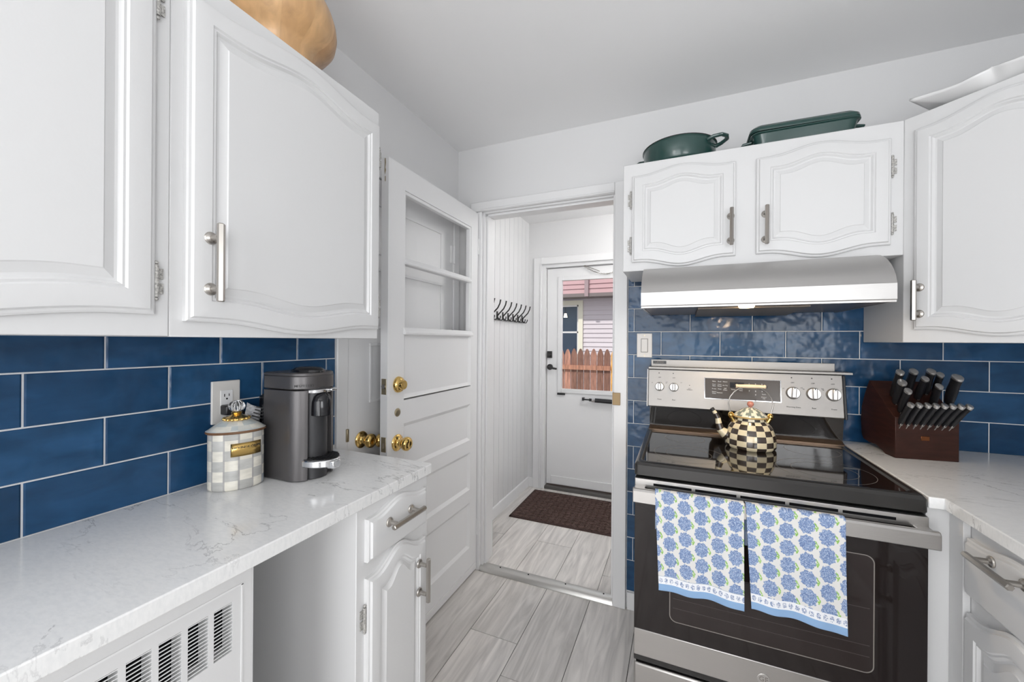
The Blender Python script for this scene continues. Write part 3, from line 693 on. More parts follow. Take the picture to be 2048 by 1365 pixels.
# oven door
DYF = 1.352
od = P('oven_door', MB().box(RX0 + .002, RX1 - .002, DYF, 1.40, .268, .868), ENAMEL, bev=.003)
D = lambda n_, mb, m, **k: part(n_, mb, m, od, world=True, **k)
mb = MB()   # stainless vent band with dark slots
mb.box(RX0 + .003, RX1 - .003, DYF - .006, DYF + .01, .838, .867)
D('vent_band', mb, STEEL, bev=.0015)
mb = MB(); xs = [RX0 + .060 + i * .122 for i in range(5)]
for x in xs: mb.box(x, x + .112, DYF - .0068, DYF - .004, .8485, .8560)
D('vent_slot', mb, SLOT)
D('glass', MB().box(RX0 + .003, RX1 - .003, DYF - .004, DYF + .002, .375, .838), OVENG, bev=.001)
mb = MB(); mb.rings([[(p[0], DYF - .0045, p[1]) for p in rr(RX0 + .112, RX1 - .112, .428, .742, .02, 0)]], False, True)
D('inner_window', mb, OVENI, smooth=False)
mb = MB(); o_ = rr(RX0 + .110, RX1 - .110, .426, .744, .021, 0); i_ = rr(RX0 + .1125, RX1 - .1125, .4285, .7415, .019, 0)
mb.rings([[(p[0], DYF - .0047, p[1]) for p in o_], [(p[0], DYF - .0047, p[1]) for p in i_]], False, False)
D('window_border', mb, LINEG, smooth=False)
mb = MB()
for z in (.47, .50, .60): mb.box(RX0 + .12, RX1 - .12, DYF - .0048, DYF - .0046, z, z + .0012)
D('rack_line', mb, mat('rack_grey', (.075, .06, .06), .3), smooth=False)
D('lower_band', MB().box(RX0 + .003, RX1 - .003, DYF - .006, DYF + .01, .290, .376), STEEL, bev=.002)
T = Matrix.Translation((RC + .002 - RC, DYF - .0065 - 1.68, .330)) @ Matrix.Rotation(PI / 2, 4, 'X')
eb = part('emblem', MB().lathe([(.0165, 0), (.0165, .0012), (.0150, .0016), (.0150, .0008), (.0001, .0008)], (0, 0, 0), 'z', 36, T=T), STEEL2, od, ang=20)
text('print', 'GE', .019, eb, LINEG, T @ Matrix.Translation((0, 0, .001)))
# handle: wide flat stainless bar
HY = 1.306
mb = MB(); mb.prism([(HY, .801), (HY, .838), (HY + .005, .845), (HY + .016, .845), (HY + .016, .801)], 'x', RX0 + .0, RX1 + .004)
mb.box(RX0 + .003, RX0 + .035, HY + .010, DYF, .812, .843); mb.box(RX1 - .035, RX1 - .003, HY + .010, DYF, .812, .843)
D('handle', mb, STEEL, bev=.002)
P('storage_drawer', MB().box(RX0 + .003, RX1 - .003, DYF - .004, 1.41, .075, .262), STEEL, bev=.006)
P('drawer_gap', MB().box(RX0 + .006, RX1 - .006, 1.375, 1.41, .258, .292), SLOT)
P('foot', MB().cyl((RX0 + .05, 1.45, 0), (RX0 + .05, 1.45, .08), .018).cyl((RX1 - .05, 1.45, 0), (RX1 - .05, 1.45, .08), .018).cyl((RX0 + .05, 1.9, 0), (RX0 + .05, 1.9, .08), .018).cyl((RX1 - .05, 1.9, 0), (RX1 - .05, 1.9, .08), .018), BLACKP)

# towels
def towel(name, label, xa, xb, zbot_l, zbot_r, seed):
    W = .2415 if xb - xa > .236 else xb - xa; nx, L = 150, None
    y_f = HY - .004; z_top = .8475
    mb = MB(); rnd = random.Random(seed); rows = []
    pth = [(HY + .020, .72)] + [(HY + .0205, .76), (HY + .0205, .80), (HY + .0203, .835)]
    for q in range(7):
        a_ = PI * q / 6; pth.append((HY + .008 + math.cos(a_) * .0125, z_top - .003 + math.sin(a_) * .0055))
    ns = 190
    for i in range(1, ns + 1): pth.append((y_f - .0005, z_top - .003 - (z_top - zbot_l) * i / ns))
    d = [0.0]
    for i in range(1, len(pth)): d.append(d[-1] + math.hypot(pth[i][0] - pth[i - 1][0], pth[i][1] - pth[i - 1][1]))
    LT = d[-1]
    cols = []
    for j, (y, z) in enumerate(pth):
        row = []
        for i in range(nx + 1):
            u = i / nx; f = max(0, min(1, (z_top - z) / .28)) if j > 10 else 0
            dz = (zbot_r - zbot_l) * u * f
            yy = y - f * (.005 + .006 * math.sin(u * 7 + seed) + .004 * math.sin(u * 15 + seed * 2)) - (.012 * f * f if True else 0)
            xx = xa + (xb - xa) * u + f * (.014 * (1 - u) * (1 if seed == 1 else .9) + (.0 if seed == 1 else -.0) * u)
            row.append((xx, yy, z + dz + .002 * f * math.sin(u * 9 + seed)))
        rows.append(row)
    # printed pattern (blossoms in offset columns, leaves, border band, blue hem)
    px, py = .0455, .0460
    def colr(s_from_bottom, x):
        if s_from_bottom < .019: return (.25, .40, .62)
        if s_from_bottom < .041:
            t_ = (x % .0155) / .0155; v = (s_from_bottom - .030) / .009
            if (t_ - .5) ** 2 * 5 + v * v < .62 and rnd.random() < .62: return (.25, .31, .46)
            return (.80, .81, .84)
        if s_from_bottom < .0418: return (.45, .50, .55)
        best = None
        c = math.floor(x / px)
        for ci in (c - 1, c, c + 1):
            cx = (ci + .5) * px; off = (ci % 2) * .5 * py + .013 * math.sin(ci * 1.7) * 0
            r0 = math.floor((s_from_bottom + off) / py)
            for ri in (r0 - 1, r0, r0 + 1):
                cy = (ri + .5) * py - off
                dx, dy = x - cx, s_from_bottom - cy
                an = math.atan2(dy, dx); rr_ = math.hypot(dx * 1.0, dy * .88)
                R_ = .0185 + .0012 * math.sin(an * 9 + ci * 2 + ri) + .0007 * math.sin(an * 17 + ri * 3)
                if rr_ < R_:
                    k = rnd.random()
                    if k < .2: return (.46, .53, .66)
                    if k < .5: return (.13, .19, .36)
                    return (.22, .31, .50)
                # leaf pair at the right of each blossom
                lx, ly = dx - .0218, dy + .001
                for sx, sy, rot in ((-.001, .0055, .5), (.0015, -.0045, -.35), (-.0035, -.002, .9)):
                    qx, qy = lx - sx, ly - sy; ca, sa = math.cos(rot), math.sin(rot)
                    ex, ey = qx * ca + qy * sa, -qx * sa + qy * ca
                    if (ex / .0020) ** 2 + (ey / .0062) ** 2 < 1: best = (.24, .46, .10) if rnd.random() < .7 else (.42, .62, .25)
        return best or (.70, .69, .67)
    def cf(i, j): 
        s = LT - (d[i] + d[i + 1]) / 2; x = (j + .5) / nx * (xb - xa) + seed * .031
        c = colr(s, x); return (*c, .5)
    mb.rings(rows, False, False, closed=False, colf=cf)
    o = part(name, mb, CLOTH, None, solid=.0016, ang=60)
    return o
o = towel('tea_towel', '', -.069, .172, .560, .556, 1)
tag(o, 'left of two blue hydrangea print tea towels on the oven handle', 'towel', 'hydrangea tea towels')
o = towel('tea_towel', '', .1765, .405, .566, .556, 2)
tag(o, 'right of two blue hydrangea print tea towels on the oven handle', 'towel', 'hydrangea tea towels')

# hood
hd = thing('range_hood', 'stainless under-cabinet range hood over the cooktop', 'range hood', (RC, 1.75, 1.44))
HX0, HX1 = -.133, .590
hp = [(1.520, 1.442), (1.516, 1.449), (1.516, 1.492)]
for i in range(9):
    q = i / 8; hp.append((1.520 + .17 * q ** 1.4, 1.496 + .109 * math.sin(q * PI / 2) ** .9))
prof = hp + [(2.005, 1.605), (2.005, 1.452), (1.995, 1.452)]
mbs = MB()
outer = [(1.518, 1.442), (1.516, 1.445), (1.516, 1.492)] + [(1.518 + .165 * (i / 8) ** 1.5, 1.496 + .108 * math.sin(i / 8 * PI / 2)) for i in range(9)] + [(2.004, 1.604), (2.004, 1.442)]
mbs.prism(outer, 'x', HX0, HX1)
shl = part('shell', MB().prism(outer[:1] + outer[1:], 'x', HX0, HX1), STEELH, hd, world=True, ang=25)
part('rim', MB().box(HX0 + .001, HX1 - .001, 1.5175, 1.526, 1.436, 1.4418).box(HX0 + .001, HX0 + .009, 1.5265, 2.004, 1.437, 1.4418).box(HX1 - .009, HX1 - .001, 1.5265, 2.004, 1.437, 1.4418), STEEL, hd, world=True)
part('underside', MB().prism([(1.527, 1.4385), (1.99, 1.4390), (1.99, 1.4415), (1.527, 1.4415)], 'x', HX0 + .008, HX1 - .008), mat('hood_underside', (.16, .11, .085), .3, .7), hd, world=True)
part('filter', MB().prism([(1.60, 1.434), (1.93, 1.425), (1.93, 1.429), (1.60, 1.4384)], 'x', .06, .40), mat('filter_mesh', (.30, .26, .22), .45, .9, bump=1.0, bscale=500), hd, world=True)
part('lamp_lens', MB().lathe([(.0005, 1.432), (.022, 1.432), (.025, 1.438)], (.21, 1.565, 0), seg=24), emit('hood_bulb', (1, .74, .42), 14), hd, world=True)
part('duct_collar', MB().box(HX1 - .02, HX1 + .07, 1.76, 1.99, 1.50, 1.60), GREYP, hd, world=True)
bpy.data.objects['duct_collar'].data.materials[0] = GREYP

# ================================================================ KETTLE
KX, KY, KZ = .248, 1.735, .9150
kt = thing('kettle', 'black and cream checked enamel tea kettle on the cooktop', 'kettle', (KX, KY, KZ), .12)
CR, BK = (.76, .66, .45), (.045, .032, .024)
prof = [(.0005, 0), (.078, 0), (.0835, .006), (.0845, .014), (.0845, .028), (.0825, .046), (.0775, .064), (.0695, .082), (.060, .094), (.052, .102), (.050, .112), (.0505, .114)]
bounds = [0, 0, 0, 1, 2, 3, 4, 5, 6, 7, 8, 8]
rows = []; zc = [(0, .014), (.014, .034), (.034, .055), (.055, .074), (.074, .092), (.092, .103), (.103, .115)]
def intp(h):
    pts = prof[1:]
    for (r0, h0), (r1, h1) in zip(pts, pts[1:]):
        if h0 <= h <= h1: return r0 + (r1 - r0) * ((h - h0) / max(1e-6, h1 - h0))
    return pts[-1][0]
fine = [(.0005, 0)]; rowid = [0]
for k, (a0, a1) in enumerate(zc):
    for q in range(4):
        h = a0 + (a1 - a0) * q / 4; fine.append((intp(h + 1e-4), h)); rowid.append(k)
fine.append((intp(.1149), .115)); rowid.append(6)
SEG = 96; cell = SEG // 16
def kc(i, j):
    b = ((j // cell) + rowid[i]) % 2
    if i == 0: return (*BK, .1)
    return (*(CR if b else BK), ((j // cell) * 7 + rowid[i] * 3) % 11 / 11)
part('body', MB().lathe(fine, seg=SEG, colf=kc), CHECK, kt, ang=40)
lid = [(.056, .113), (.0585, .116), (.056, .120), (.050, .126), (.040, .135), (.026, .144), (.015, .149), (.0005, .152)]
def lc(i, j):
    if i < 2: return (.50, .36, .16, .2)
    b = ((j + (i - 2) * 3) // 6 + (i // 2)) % 2; return (*((.74, .72, .60) if b else (.22, .25, .22)), (i * 5 + j // 6) % 9 / 9)
ld = part('lid', MB().lathe(lid, seg=SEG, colf=lc), CHECK, kt, ang=40)
part('lid_knob', MB().sphere((0, 0, .163), .0115, 20, .95).cyl((0, 0, .15), (0, 0, .156), .006), PINK, ld)
sp_ = [(-.066, 0, .038), (-.088, -.001, .046), (-.104, -.001, .062), (-.109, -.001, .084), (-.112, -.001, .104), (-.121, -.001, .122), (-.130, -.001, .135)]
def sc(i, j): return (*(CR if i % 2 else BK), .3)
mb = MB(); mb.tube(sp_, [.024, .0195, .0145, .0115, .0095, .0078, .0068], 16, colf=sc); part('spout', mb, CHECK, kt, ang=60)
part('spout_tip', MB().tube([(-.128, -.001, .132), (-.134, -.001, .140)], [.0082, .0078], 12), BLACKM, kt)
for sx in (-1, 1):
    part('handle_bracket', MB().cyl((sx * .055, 0, .092), (sx * .066, 0, .112), .008).sphere((sx * .067, 0, .118), .0095, 12).tube([(sx * .066 + .008 * math.cos(q), 0, .118 + .011 * math.sin(q)) for q in [2 * PI * k / 12 for k in range(12)]], .0028, 6, closed=True), BRASS, kt)
hp_ = []
for i in range(13):
    q = i / 12; an = PI * q; hp_.append((-math.cos(an) * .079 if True else 0, 0, .128 + math.sin(an) ** .75 * .102))
hp_[0] = (-.066, 0, .118); hp_[-1] = (.066, 0, .118)
wh = part('handle', MB().tube(hp_, .0026, 8), NICKEL, kt)
part('grip', MB().lathe([(.0005, -.051), (.0065, -.051), (.0080, -.047), (.0062, -.043), (.0072, -.02), (.0075, 0), (.0072, .02), (.0062, .043), (.0080, .047), (.0065, .051), (.0005, .051)], (0, 0, .230), 'x', 20), PALEW, wh)
part('ferrule', MB().cyl((-.055, 0, .229), (-.050, 0, .23), .0045).cyl((.050, 0, .23), (.055, 0, .229), .0045), BLACKM, wh)

# ================================================================ KNIFE BLOCK AND KNIVES
BT = Matrix.Translation((.690, 1.782, .914)) @ Matrix.Rotation(math.radians(8), 4, 'Z')
kb = thing('knife_block', 'dark walnut knife block full of black-handled knives on the right worktop', 'knife block', (.690, 1.782, .914), math.radians(8))
# side outline (y,z): stepped foot, bulged back, slanted slot face
so = [(0, 0), (.052, 0), (.075, .010), (.105, .020), (.150, .020), (.186, .026), (.197, .045), (.203, .10), (.198, .15), (.178, .205), (.150, .262), (.012, .150), (0, .145)]
so = [(y * 1.0, z * .98) for y, z in so]
part('block', MB().prism(so, 'x', 0, .177), WALNUT, kb, bev=.002)
part('emblem', MB().box(.072, .096, -.0015, .0005, .066, .081), mat('copper_emblem', (.20, .07, .025), .25, .8), kb, bev=.001)
mb = MB()
def kdir(): return Vector((.0, -.50, .866)).normalized()
KD = kdir()
def make_knife(L, r, name='kitchen_knife'):
    t = thing(name, '', 'knife', (0, 0, 0))
    mb = MB(); z = Vector((0, 0, 1))
    # handle along +z; slight belly, oval section
    prof = [(.74, 0), (.86, .05), (1.0, .25), (1.02, .5), (.92, .75), (.98, .93), (1.0, 1.0)]
    rs = []
    for k, h in prof:
        rs.append([(r * k * .72 * math.cos(q), r * k * 1.05 * math.sin(q) + .0022 * math.sin(h * 3.1), h * L) for q in [2 * PI * j / 18 for j in range(18)]])
    mb.rings(rs); part('handle', mb, BLACKP, t, ang=50)
    cap = [[(r * k * .72 * math.cos(q), r * k * 1.05 * math.sin(q), L + h) for q in [2 * PI * j / 18 for j in range(18)]] for k, h in ((1.01, -.001), (1.04, .003), (1.0, .007), (.8, .0085))]
    part('end_cap', MB().rings(cap), CAPM, t, ang=35)
    part('blade', MB().box(-.0011, .0011, -r * .8, r * .8, -.030, .002), STEEL2, t)
    part('bolster', MB().box(-.0035, .0035, -r * .85, r * .85, -.0015, .006), STEEL2, t, bev=.001)
    return t
def set_knife(t, base, tip):
    d_ = (tip - base).normalized(); q = d_.to_track_quat('Z', 'Y')
    x = Vector((1, 0, 0)); x = (x - d_ * x.dot(d_)).normalized(); y = d_.cross(x)
    M = Matrix((x, y, d_)).transposed().to_4x4(); t.rotation_euler = M.to_euler(); t.location = base
def dup(r, label=None, group=None):
    c = r.copy(); COL.objects.link(c)
    if label: c['label'] = label
    if group: c['group'] = group
    for ch in list(r.children):
        d_ = ch.copy(); COL.objects.link(d_); d_.parent = c
        for g in list(ch.children):
            e = g.copy(); COL.objects.link(e); e.parent = d_
    return c
R3 = BT.to_3x3()
def face_pt(x, s):      # s 0..1 along the slanted face, block-local -> world
    y = .012 + (.150 - .012) * s; z = (.150 + (.262 - .150) * s) * .98
    return BT @ Vector((x, y, z))
KDW = R3 @ Vector((.05, -.60, .80)).normalized()
stk = make_knife(.070, .0118, 'steak_knife'); big = make_knife(.100, .0150)
names = ['leftmost', 'second', 'third', 'fourth', 'fifth', 'sixth', 'seventh', 'rightmost']
for i in range(8):
    t = stk if i == 0 else dup(stk)
    t['label'] = ('%s of the eight short steak knives in the front row of the block' % names[i]) if i in (0, 7) else '%s from the left of the eight short steak knives across the block' % names[i]
    t['group'] = 'steak knives in the block'; t['category'] = 'knife'
    b = BT @ Vector((.014 + i * .0200, .002, .120)); tp = at(1823 + i * 16.9, 808 + .6 * i, b.y - .038); set_knife(t, b, tp); t.scale = (1, 1, (tp - b).length / .078)
def face_hit(u, v):      # where a sight line meets the slanted face of the block
    d_ = at(u, v, 1.0) - Vector((0, 0, H)); p0 = BT @ Vector((0, .012, .147)); n_ = R3 @ Vector((0, -.112, .138)); o_ = Vector((0, 0, H))
    return o_ + d_ * ((p0 - o_).dot(n_) / d_.dot(n_))
ks = [  # base on the face, tip (both as sight lines measured in the photograph), thickness, label
    ((1786, 792), (1801, 743), 1.0, 'black knife at the far left end of the block top row'),
    ((1815, 785), (1828, 742), 1.05, 'black knife second from the left in the block top row'),
    ((1791, 806), (1805, 764), 1.1, 'black knife in the left column of the block, middle one of three'),
    ((1800, 823), (1817, 781), .9, 'slim black knife in the left column of the block, lowest of three'),
    ((1850, 786), (1863, 742), 1.05, 'black knife standing tallest in the middle of the block'),
    ((1834, 797), (1851, 757), .92, 'black knife just in front of the tallest middle one'),
    ((1870, 788), (1881, 749), .9, 'slim black knife right of the tallest middle one'),
    ((1864, 812), (1879, 772), .9, 'black knife in the middle of the block, just above the steak knives'),
    ((1897, 806), (1916, 754), 1.25, 'thickest black knife at the right end of the block top'),
]
for i, (pb_, pt_, k, lab) in enumerate(ks):
    t = big if i == 0 else dup(big)
    t['label'] = lab; t['group'] = 'kitchen knives in the block'; t['category'] = 'knife'
    b = face_hit(*pb_); tp = at(*pt_, b.y - .052); L_ = (tp - b).length
    set_knife(t, b, tp); t.scale = (k, k, L_ / .108)
wp = part('scissor_slot', MB().box(.045, .13, .0, .002, 0, .001, Matrix.Translation((0, .03, .1625)) @ Matrix.Rotation(.68, 4, 'X')), SLOT, kb)

# ================================================================ SWITCH AND OUTLET
sw = thing('light_switch', 'white rocker switch plate on the blue tiles left of the range', 'light switch', (-.158, 2.006, 1.295))
part('plate', MB().box(-.035, .035, -.0065, .001, -.058, .058), IVORY, sw, bev=.002)
part('rocker', MB().prism([(-.0065, -.031), (-.0125, -.031), (-.0085, .0), (-.0095, .031), (-.0065, .031)], 'x', -.014, .014), IVORY, sw, bev=.001)
part('rocker_gap_shade', MB().box(-.0165, .0165, -.0072, -.006, -.0335, .0335), GREYS, sw)  # grey sheet painted as the shaded gap round the rocker
for z in (-.048, .048): part('screw', MB().lathe([(.003, 0), (.003, .0008), (.0001, .001)], (0, -.0065, z), '-y', 12), DULLB, sw)
ol = thing('power_outlet', 'white double wall outlet behind the checked canister', 'outlet', (-1.197, .714, 1.133), PI / 2)
part('plate', MB().box(-.038, .038, -.0065, .001, -.060, .060), IVORY, ol, bev=.002)
part('receptacle', MB().box(-.0165, .0165, -.0085, -.006, -.0335, .0335), TRIM, ol, bev=.0008)
mb = MB()
for zc_ in (.017,):
    mb.box(-.0075, -.0055, -.0090, -.0083, zc_ - .002, zc_ + .006); mb.box(.0050, .0068, -.0090, -.0083, zc_ - .001, zc_ + .006)
    mb.lathe([(.0025, 0), (.0025, .0005), (.0001, .0005)], (0, -.0085, zc_ - .008), '-y', 10)
part('socket', mb, SLOT, ol)
pg = thing('power_plug', 'black power plug and cord in the lower half of the wall outlet', 'plug', (-1.19, .714, 1.112), PI / 2)
part('plug', MB().box(-.018, .030, -.030, .0, -.014, .014), BLACKP, pg, bev=.004)
part('cord', MB().tube([(.026, -.020, -.004), (.05, -.022, -.03), (.07, -.018, -.09), (.085, -.015, -.19)], .0032, 8), BLACKP, pg)

# ================================================================ CANISTER
cn = thing('canister', 'pale grey and cream checked oval canister with glass knob on the left worktop', 'canister', (-1.106, .690, .9142), math.radians(-28))
SX, SY = .0465, .0635
nseg = 96; zrow = [0, .0265, .053, .0795, .106, .1325, .148]
fine = [(.90, 0), (.99, .004)]; rid = [0, 0]
for k in range(6):
    for q in range(3):
        h = max(.004, zrow[k] + (zrow[k + 1] - zrow[k]) * q / 3)
        if h > .0041: fine.append((1, h)); rid.append(k)
fine.append((1, .148)); rid.append(5)
cellw = 8
pal = [(.66, .64, .58), (.40, .41, .42), (.70, .68, .64), (.46, .47, .48)]
def cc(i, j):
    c = j // cellw; b = (c + rid[i]) % 2; h = (c * 5 + rid[i] * 3) % 7
    base = (.72, .69, .61) if b else (.475, .47, .45)
    if h == 3 and not b: base = (.42, .46, .50)
    k = .94 + .02 * h
    if j % cellw == 0: base = (.38, .37, .36)
    return (base[0] * k, base[1] * k, base[2] * k, h / 7)
part('body', MB().lathe(fine, seg=nseg, sx=SX, sy=SY, colf=cc), CANI, cn, ang=50)
lp_ = [(1.0, .148), (1.07, .149), (1.10, .152), (1.07, .1555), (1.00, .158), (.80, .168), (.55, .178), (.30, .184), (.05, .186)]
def lcf(i, j):
    if i < 3: return (.17, .085, .04, .1)
    b = ((j + i * 4) // 12 + i) % 3; return (*((.72, .70, .63), (.50, .54, .54), (.62, .62, .58))[b], (i + j // 12) % 5 / 5)
ld = part('lid', MB().lathe(lp_, seg=nseg, sx=SX, sy=SY, colf=lcf), CANI, cn, ang=40)
mb = MB(); mb.lathe([(.030, .181), (.028, .186), (.018, .190), (.0105, .195), (.0125, .199), (.009, .203), (.0005, .203)], seg=32)
for k in range(16): q = 2 * PI * k / 16; mb.sphere((.0285 * math.cos(q), .0285 * math.sin(q), .1835), .0042, 8)
part('knob_mount', mb, GOLDP, ld)
mb = MB(); rs = []
for i in range(13):
    th_ = PI * i / 12; r = max(.0006, .0185 * math.sin(th_)); rs.append([(r * (1 + .10 * math.cos(10 * q)) * math.cos(q), r * (1 + .10 * math.cos(10 * q)) * math.sin(q), .2165 - .0155 * math.cos(th_)) for q in [2 * PI * j / 60 for j in range(60)]])
mb.rings(rs); mg, n_, l_, b_ = new('cut_crystal'); b_.inputs['Transmission Weight'].default_value = 1; b_.inputs['Roughness'].default_value = .02; b_.inputs['IOR'].default_value = 1.5
part('glass_knob', mb, mg, ld, ang=60)
mb = MB(); rows = []
for z in (.090, .124):
    rows.append([( (SX + .0022) * math.cos(q), (SY + .0022) * math.sin(q), z) for q in [math.radians(-14 + 5.5 * k) for k in range(13)]])
mb.rings(rows, False, False, closed=False); npn = part('name_plate', mb, GOLDP, cn, solid=.0022, ang=60)
for k, ch in enumerate('MACKENZIE-CHILDS'):
    q = math.radians(-9 + 3.7 * k); T = Matrix.Translation(((SX + .0042) * math.cos(q), (SY + .0042) * math.sin(q), .113)) @ Matrix.Rotation(math.atan2(math.sin(q) / SY, math.cos(q) / SX) + PI / 2, 4, 'Z') @ Matrix.Rotation(PI / 2, 4, 'X')
    text('print', ch, .0075, npn, PRINT, T)

# ================================================================ COFFEE MACHINE (front faces +x)
cm = thing('coffee_machine', 'grey capsule coffee machine with chrome drip tray beside the canister', 'coffee machine', (-1.03, .832, .9142))
def arc(pts): return pts
def outline(w2, xb, xf, rc, n=8, fr=None):
    """plan outline: flat back, rounded front corners"""
    o_ = [(xb, -w2)]
    for i in range(n + 1):
        q = -PI / 2 + PI / 2 * i / n; o_.append((xf - rc + rc * math.cos(q), -w2 + rc + rc * math.sin(q)))
    for i in range(n + 1):
        q = PI / 2 * i / n; o_.append((xf - rc + rc * math.cos(q), w2 - rc + rc * math.sin(q)))
    o_.append((xb, w2)); return o_
sh_ = outline(.070, -.072, .078, .052)
# shell in two halves left of the front column: side panels
def slab(pts, z0, z1, m, nm, par=cm, bev=.0015): return part(nm, MB().prism(pts, 'z', z0, z1), m, par, bev=bev)
lf = [(-.072, -.070)] + [(.026 + .052 * math.cos(q), -.018 + .052 * math.sin(q)) for q in [-PI / 2 + math.radians(64) * i / 8 for i in range(9)]] + [(.060, -.036), (.03, -.045), (-.072, -.045)]
slab(lf, .002, .255, GREY, 'side_panel'); slab([(x, -y) for x, y in lf][::-1], .002, .255, GREY, 'side_panel')
slab([(-.070, -.05), (.058, -.044)] + [(.026 + .056 * math.cos(q), .046 * math.sin(q)) for q in [math.radians(-60 + 12 * i) for i in range(11)]] + [(.058, .044), (-.070, .05)], .001, .262, GREYD, 'front_column')
hd_ = [(x, y) for x, y in outline(.0705, -.072, .080, .055)]
hh = slab(hd_, .2575, .296, GREY, 'head', bev=.003)
mb = MB(); rs = []
for k, z in ((1, .296), (.985, .302), (.93, .3045), (.9, .3045)):
    rs.append([(x * k - .001, y * k, z) for x, y in hd_])
part('lid', MB().rings(rs), GREY, cm)
part('lid_lever', MB().lathe([(.047, .303), (.045, .310), (.036, .316), (.018, .319), (.0005, .320)], (.022, .0, 0), sx=1.15, sy=.85, seg=32), BLACKG, cm)
part('lever_ring', MB().prism([(.055, -.047), (.078, -.034), (.088, -.02), (.092, 0), (.088, .02), (.078, .034), (.055, .047)], 'z', .2455, .2560), CHROME, cm, bev=.002)
part('side_button', MB().box(.074, .108, .006, .028, .250, .258), CHROME, cm, bev=.003)
mb = MB(); rs = []
for k, z in ((.2, .2475), (.6, .244), (.85, .235), (.97, .220), (1.0, .200), (1.0, .182), (.9, .180)):
    rs.append([(.072 + .034 * k * math.cos(q), .0 + .029 * k * math.sin(q), z) for q in [2 * PI * j / 28 for j in range(28)]])
part('spout', MB().rings(rs), BLACKG, cm, ang=50)
mb = MB()
tr = [(.060 + .072 * math.cos(q), .053 * math.sin(q)) for q in [math.radians(-100 + 8 * i) for i in range(26)]]
ty = part('drip_tray', MB().prism(tr, 'z', .040, .060), CHROME, cm, bev=.003)
part('grate', MB().prism([(x * .97 + .001, y * .95) for x, y in tr], 'z', .0575, .0625), BLACKP, ty)
mb = MB()
for k in range(11):
    y = -.042 + .0084 * k; w_ = math.sqrt(max(0, 1 - (y / .05) ** 2)) * .066; mb.box(.058 , .060 + w_, y - .0012, y + .0012, .062, .0645)
part('grate_bars', mb, BLACKP, ty)
part('tray_spout', MB().prism([(.118, -.019), (.139, -.013), (.139, .013), (.118, .019)], 'z', .035, .057), CHROME, ty, bev=.003)
tk = slab([(-.074, -.060), (-.074, .060), (-.118, .052), (-.132, .03), (-.132, -.03), (-.118, -.052)], .002, .232, BLACKG, 'water_tank', bev=.004)
slab([(-.072, -.0695), (-.072, .0695), (-.086, .066), (-.086, -.066)], .002, .24, BLACKG, 'tank_frame', bev=.002)
for k, ch in enumerate('NESPRESSO'):
    q = math.radians(-62 + 5.6 * k); cx_, cy_ = .025, -.0155
    x, y = cx_ + .0556 * math.cos(q), cy_ + .0556 * math.sin(q)
    T = Matrix.Translation((x, y, .268)) @ Matrix.Rotation(q + PI / 2, 4, 'Z') @ Matrix.Rotation(PI / 2, 4, 'X')
    text('print', ch, .0095, hh, PRINT, T)
# paper tag hanging on the cord
tg = thing('paper_tag', 'crumpled grey printed paper tag between canister and coffee machine', 'tag', (-1.150, .752, 1.05), math.radians(40))
mb = MB(); rows = []
for i in range(9):
    rows.append([(-.018 + .036 * j / 6 + .012 * i / 8, .003 * math.sin(j * 1.3 + i), -.02 + .098 * i / 8 - .018 * j / 6) for j in range(7)])
part('tag', mb.rings(rows, False, False, closed=False), PAPER, tg, solid=.0006, ang=80)
mb = MB()
for k in range(9): mb.box(-.012, .014, -.006, -.0055, -.012 + .009 * k, -.0085 + .009 * k, Matrix.Translation((.004 + .0008 * k, 0, .004)) @ Matrix.Rotation(.35, 4, 'Y'))
part('print', mb, PRINT, bpy.data.objects['tag'])
part('tie', MB().tube([(-.012, .0, -.02), (-.02, -.002, -.045), (.0, .0, -.075), (.02, 0, -.085)], .0022, 6), PAPER, tg)

# ================================================================ THINGS ON TOP OF CABINETS
# big turned wooden bowl, left
bw = thing('wooden_bowl', 'large turned maple bowl on top of the left wall cabinet', 'bowl', (-1.036, .742, 2.0505))
prof = [(.0005, 0), (.094, 0), (.096, .030), (.100, .052), (.116, .070), (.138, .088), (.152, .108), (.1565, .132), (.154, .156), (.146, .182), (.133, .208), (.118, .232), (.110, .232), (.124, .205), (.138, .175), (.146, .13), (.12, .09), (.0005, .05)]
def wc(i, j):
    k = (j // 6); r_ = random.Random(k * 13 + 5); v = r_.uniform(.0, 1); return (.47 + .24 * v, .26 + .19 * v, .11 + .12 * v, v)
part('bowl', MB().lathe(prof, seg=72, colf=wc), WOODC, bw, ang=50)
# green braiser
gp = thing('dutch_oven', 'dark green round casserole with loop handles on the cabinet over the hood', 'pot', (-.010, 1.850, 2.0502), -.45)
part('pot', MB().lathe([(.0005, 0), (.122, 0), (.135, .006), (.141, .018), (.144, .084), (.1475, .0875), (.147, .091), (.141, .091), (.137, .085), (.134, .02), (.0005, .012)], seg=64), GREEN, gp, ang=40)
part('rim', MB().lathe([(.1395, .0895), (.1485, .0895), (.1485, .0925), (.1395, .0925), (.1395, .0895)], seg=64, cap=False), BLACKM, gp)
for s in (-1, 1):
    part('handle', MB().tube([(s * .138, -.040, .074), (s * .160, -.040, .079), (s * .186, -.026, .082), (s * .194, 0, .083), (s * .186, .026, .082), (s * .160, .040, .079), (s * .138, .040, .074)], [.0095, .009, .0085, .0085, .0085, .009, .0095], 10, flat=.8), GREEN, gp)
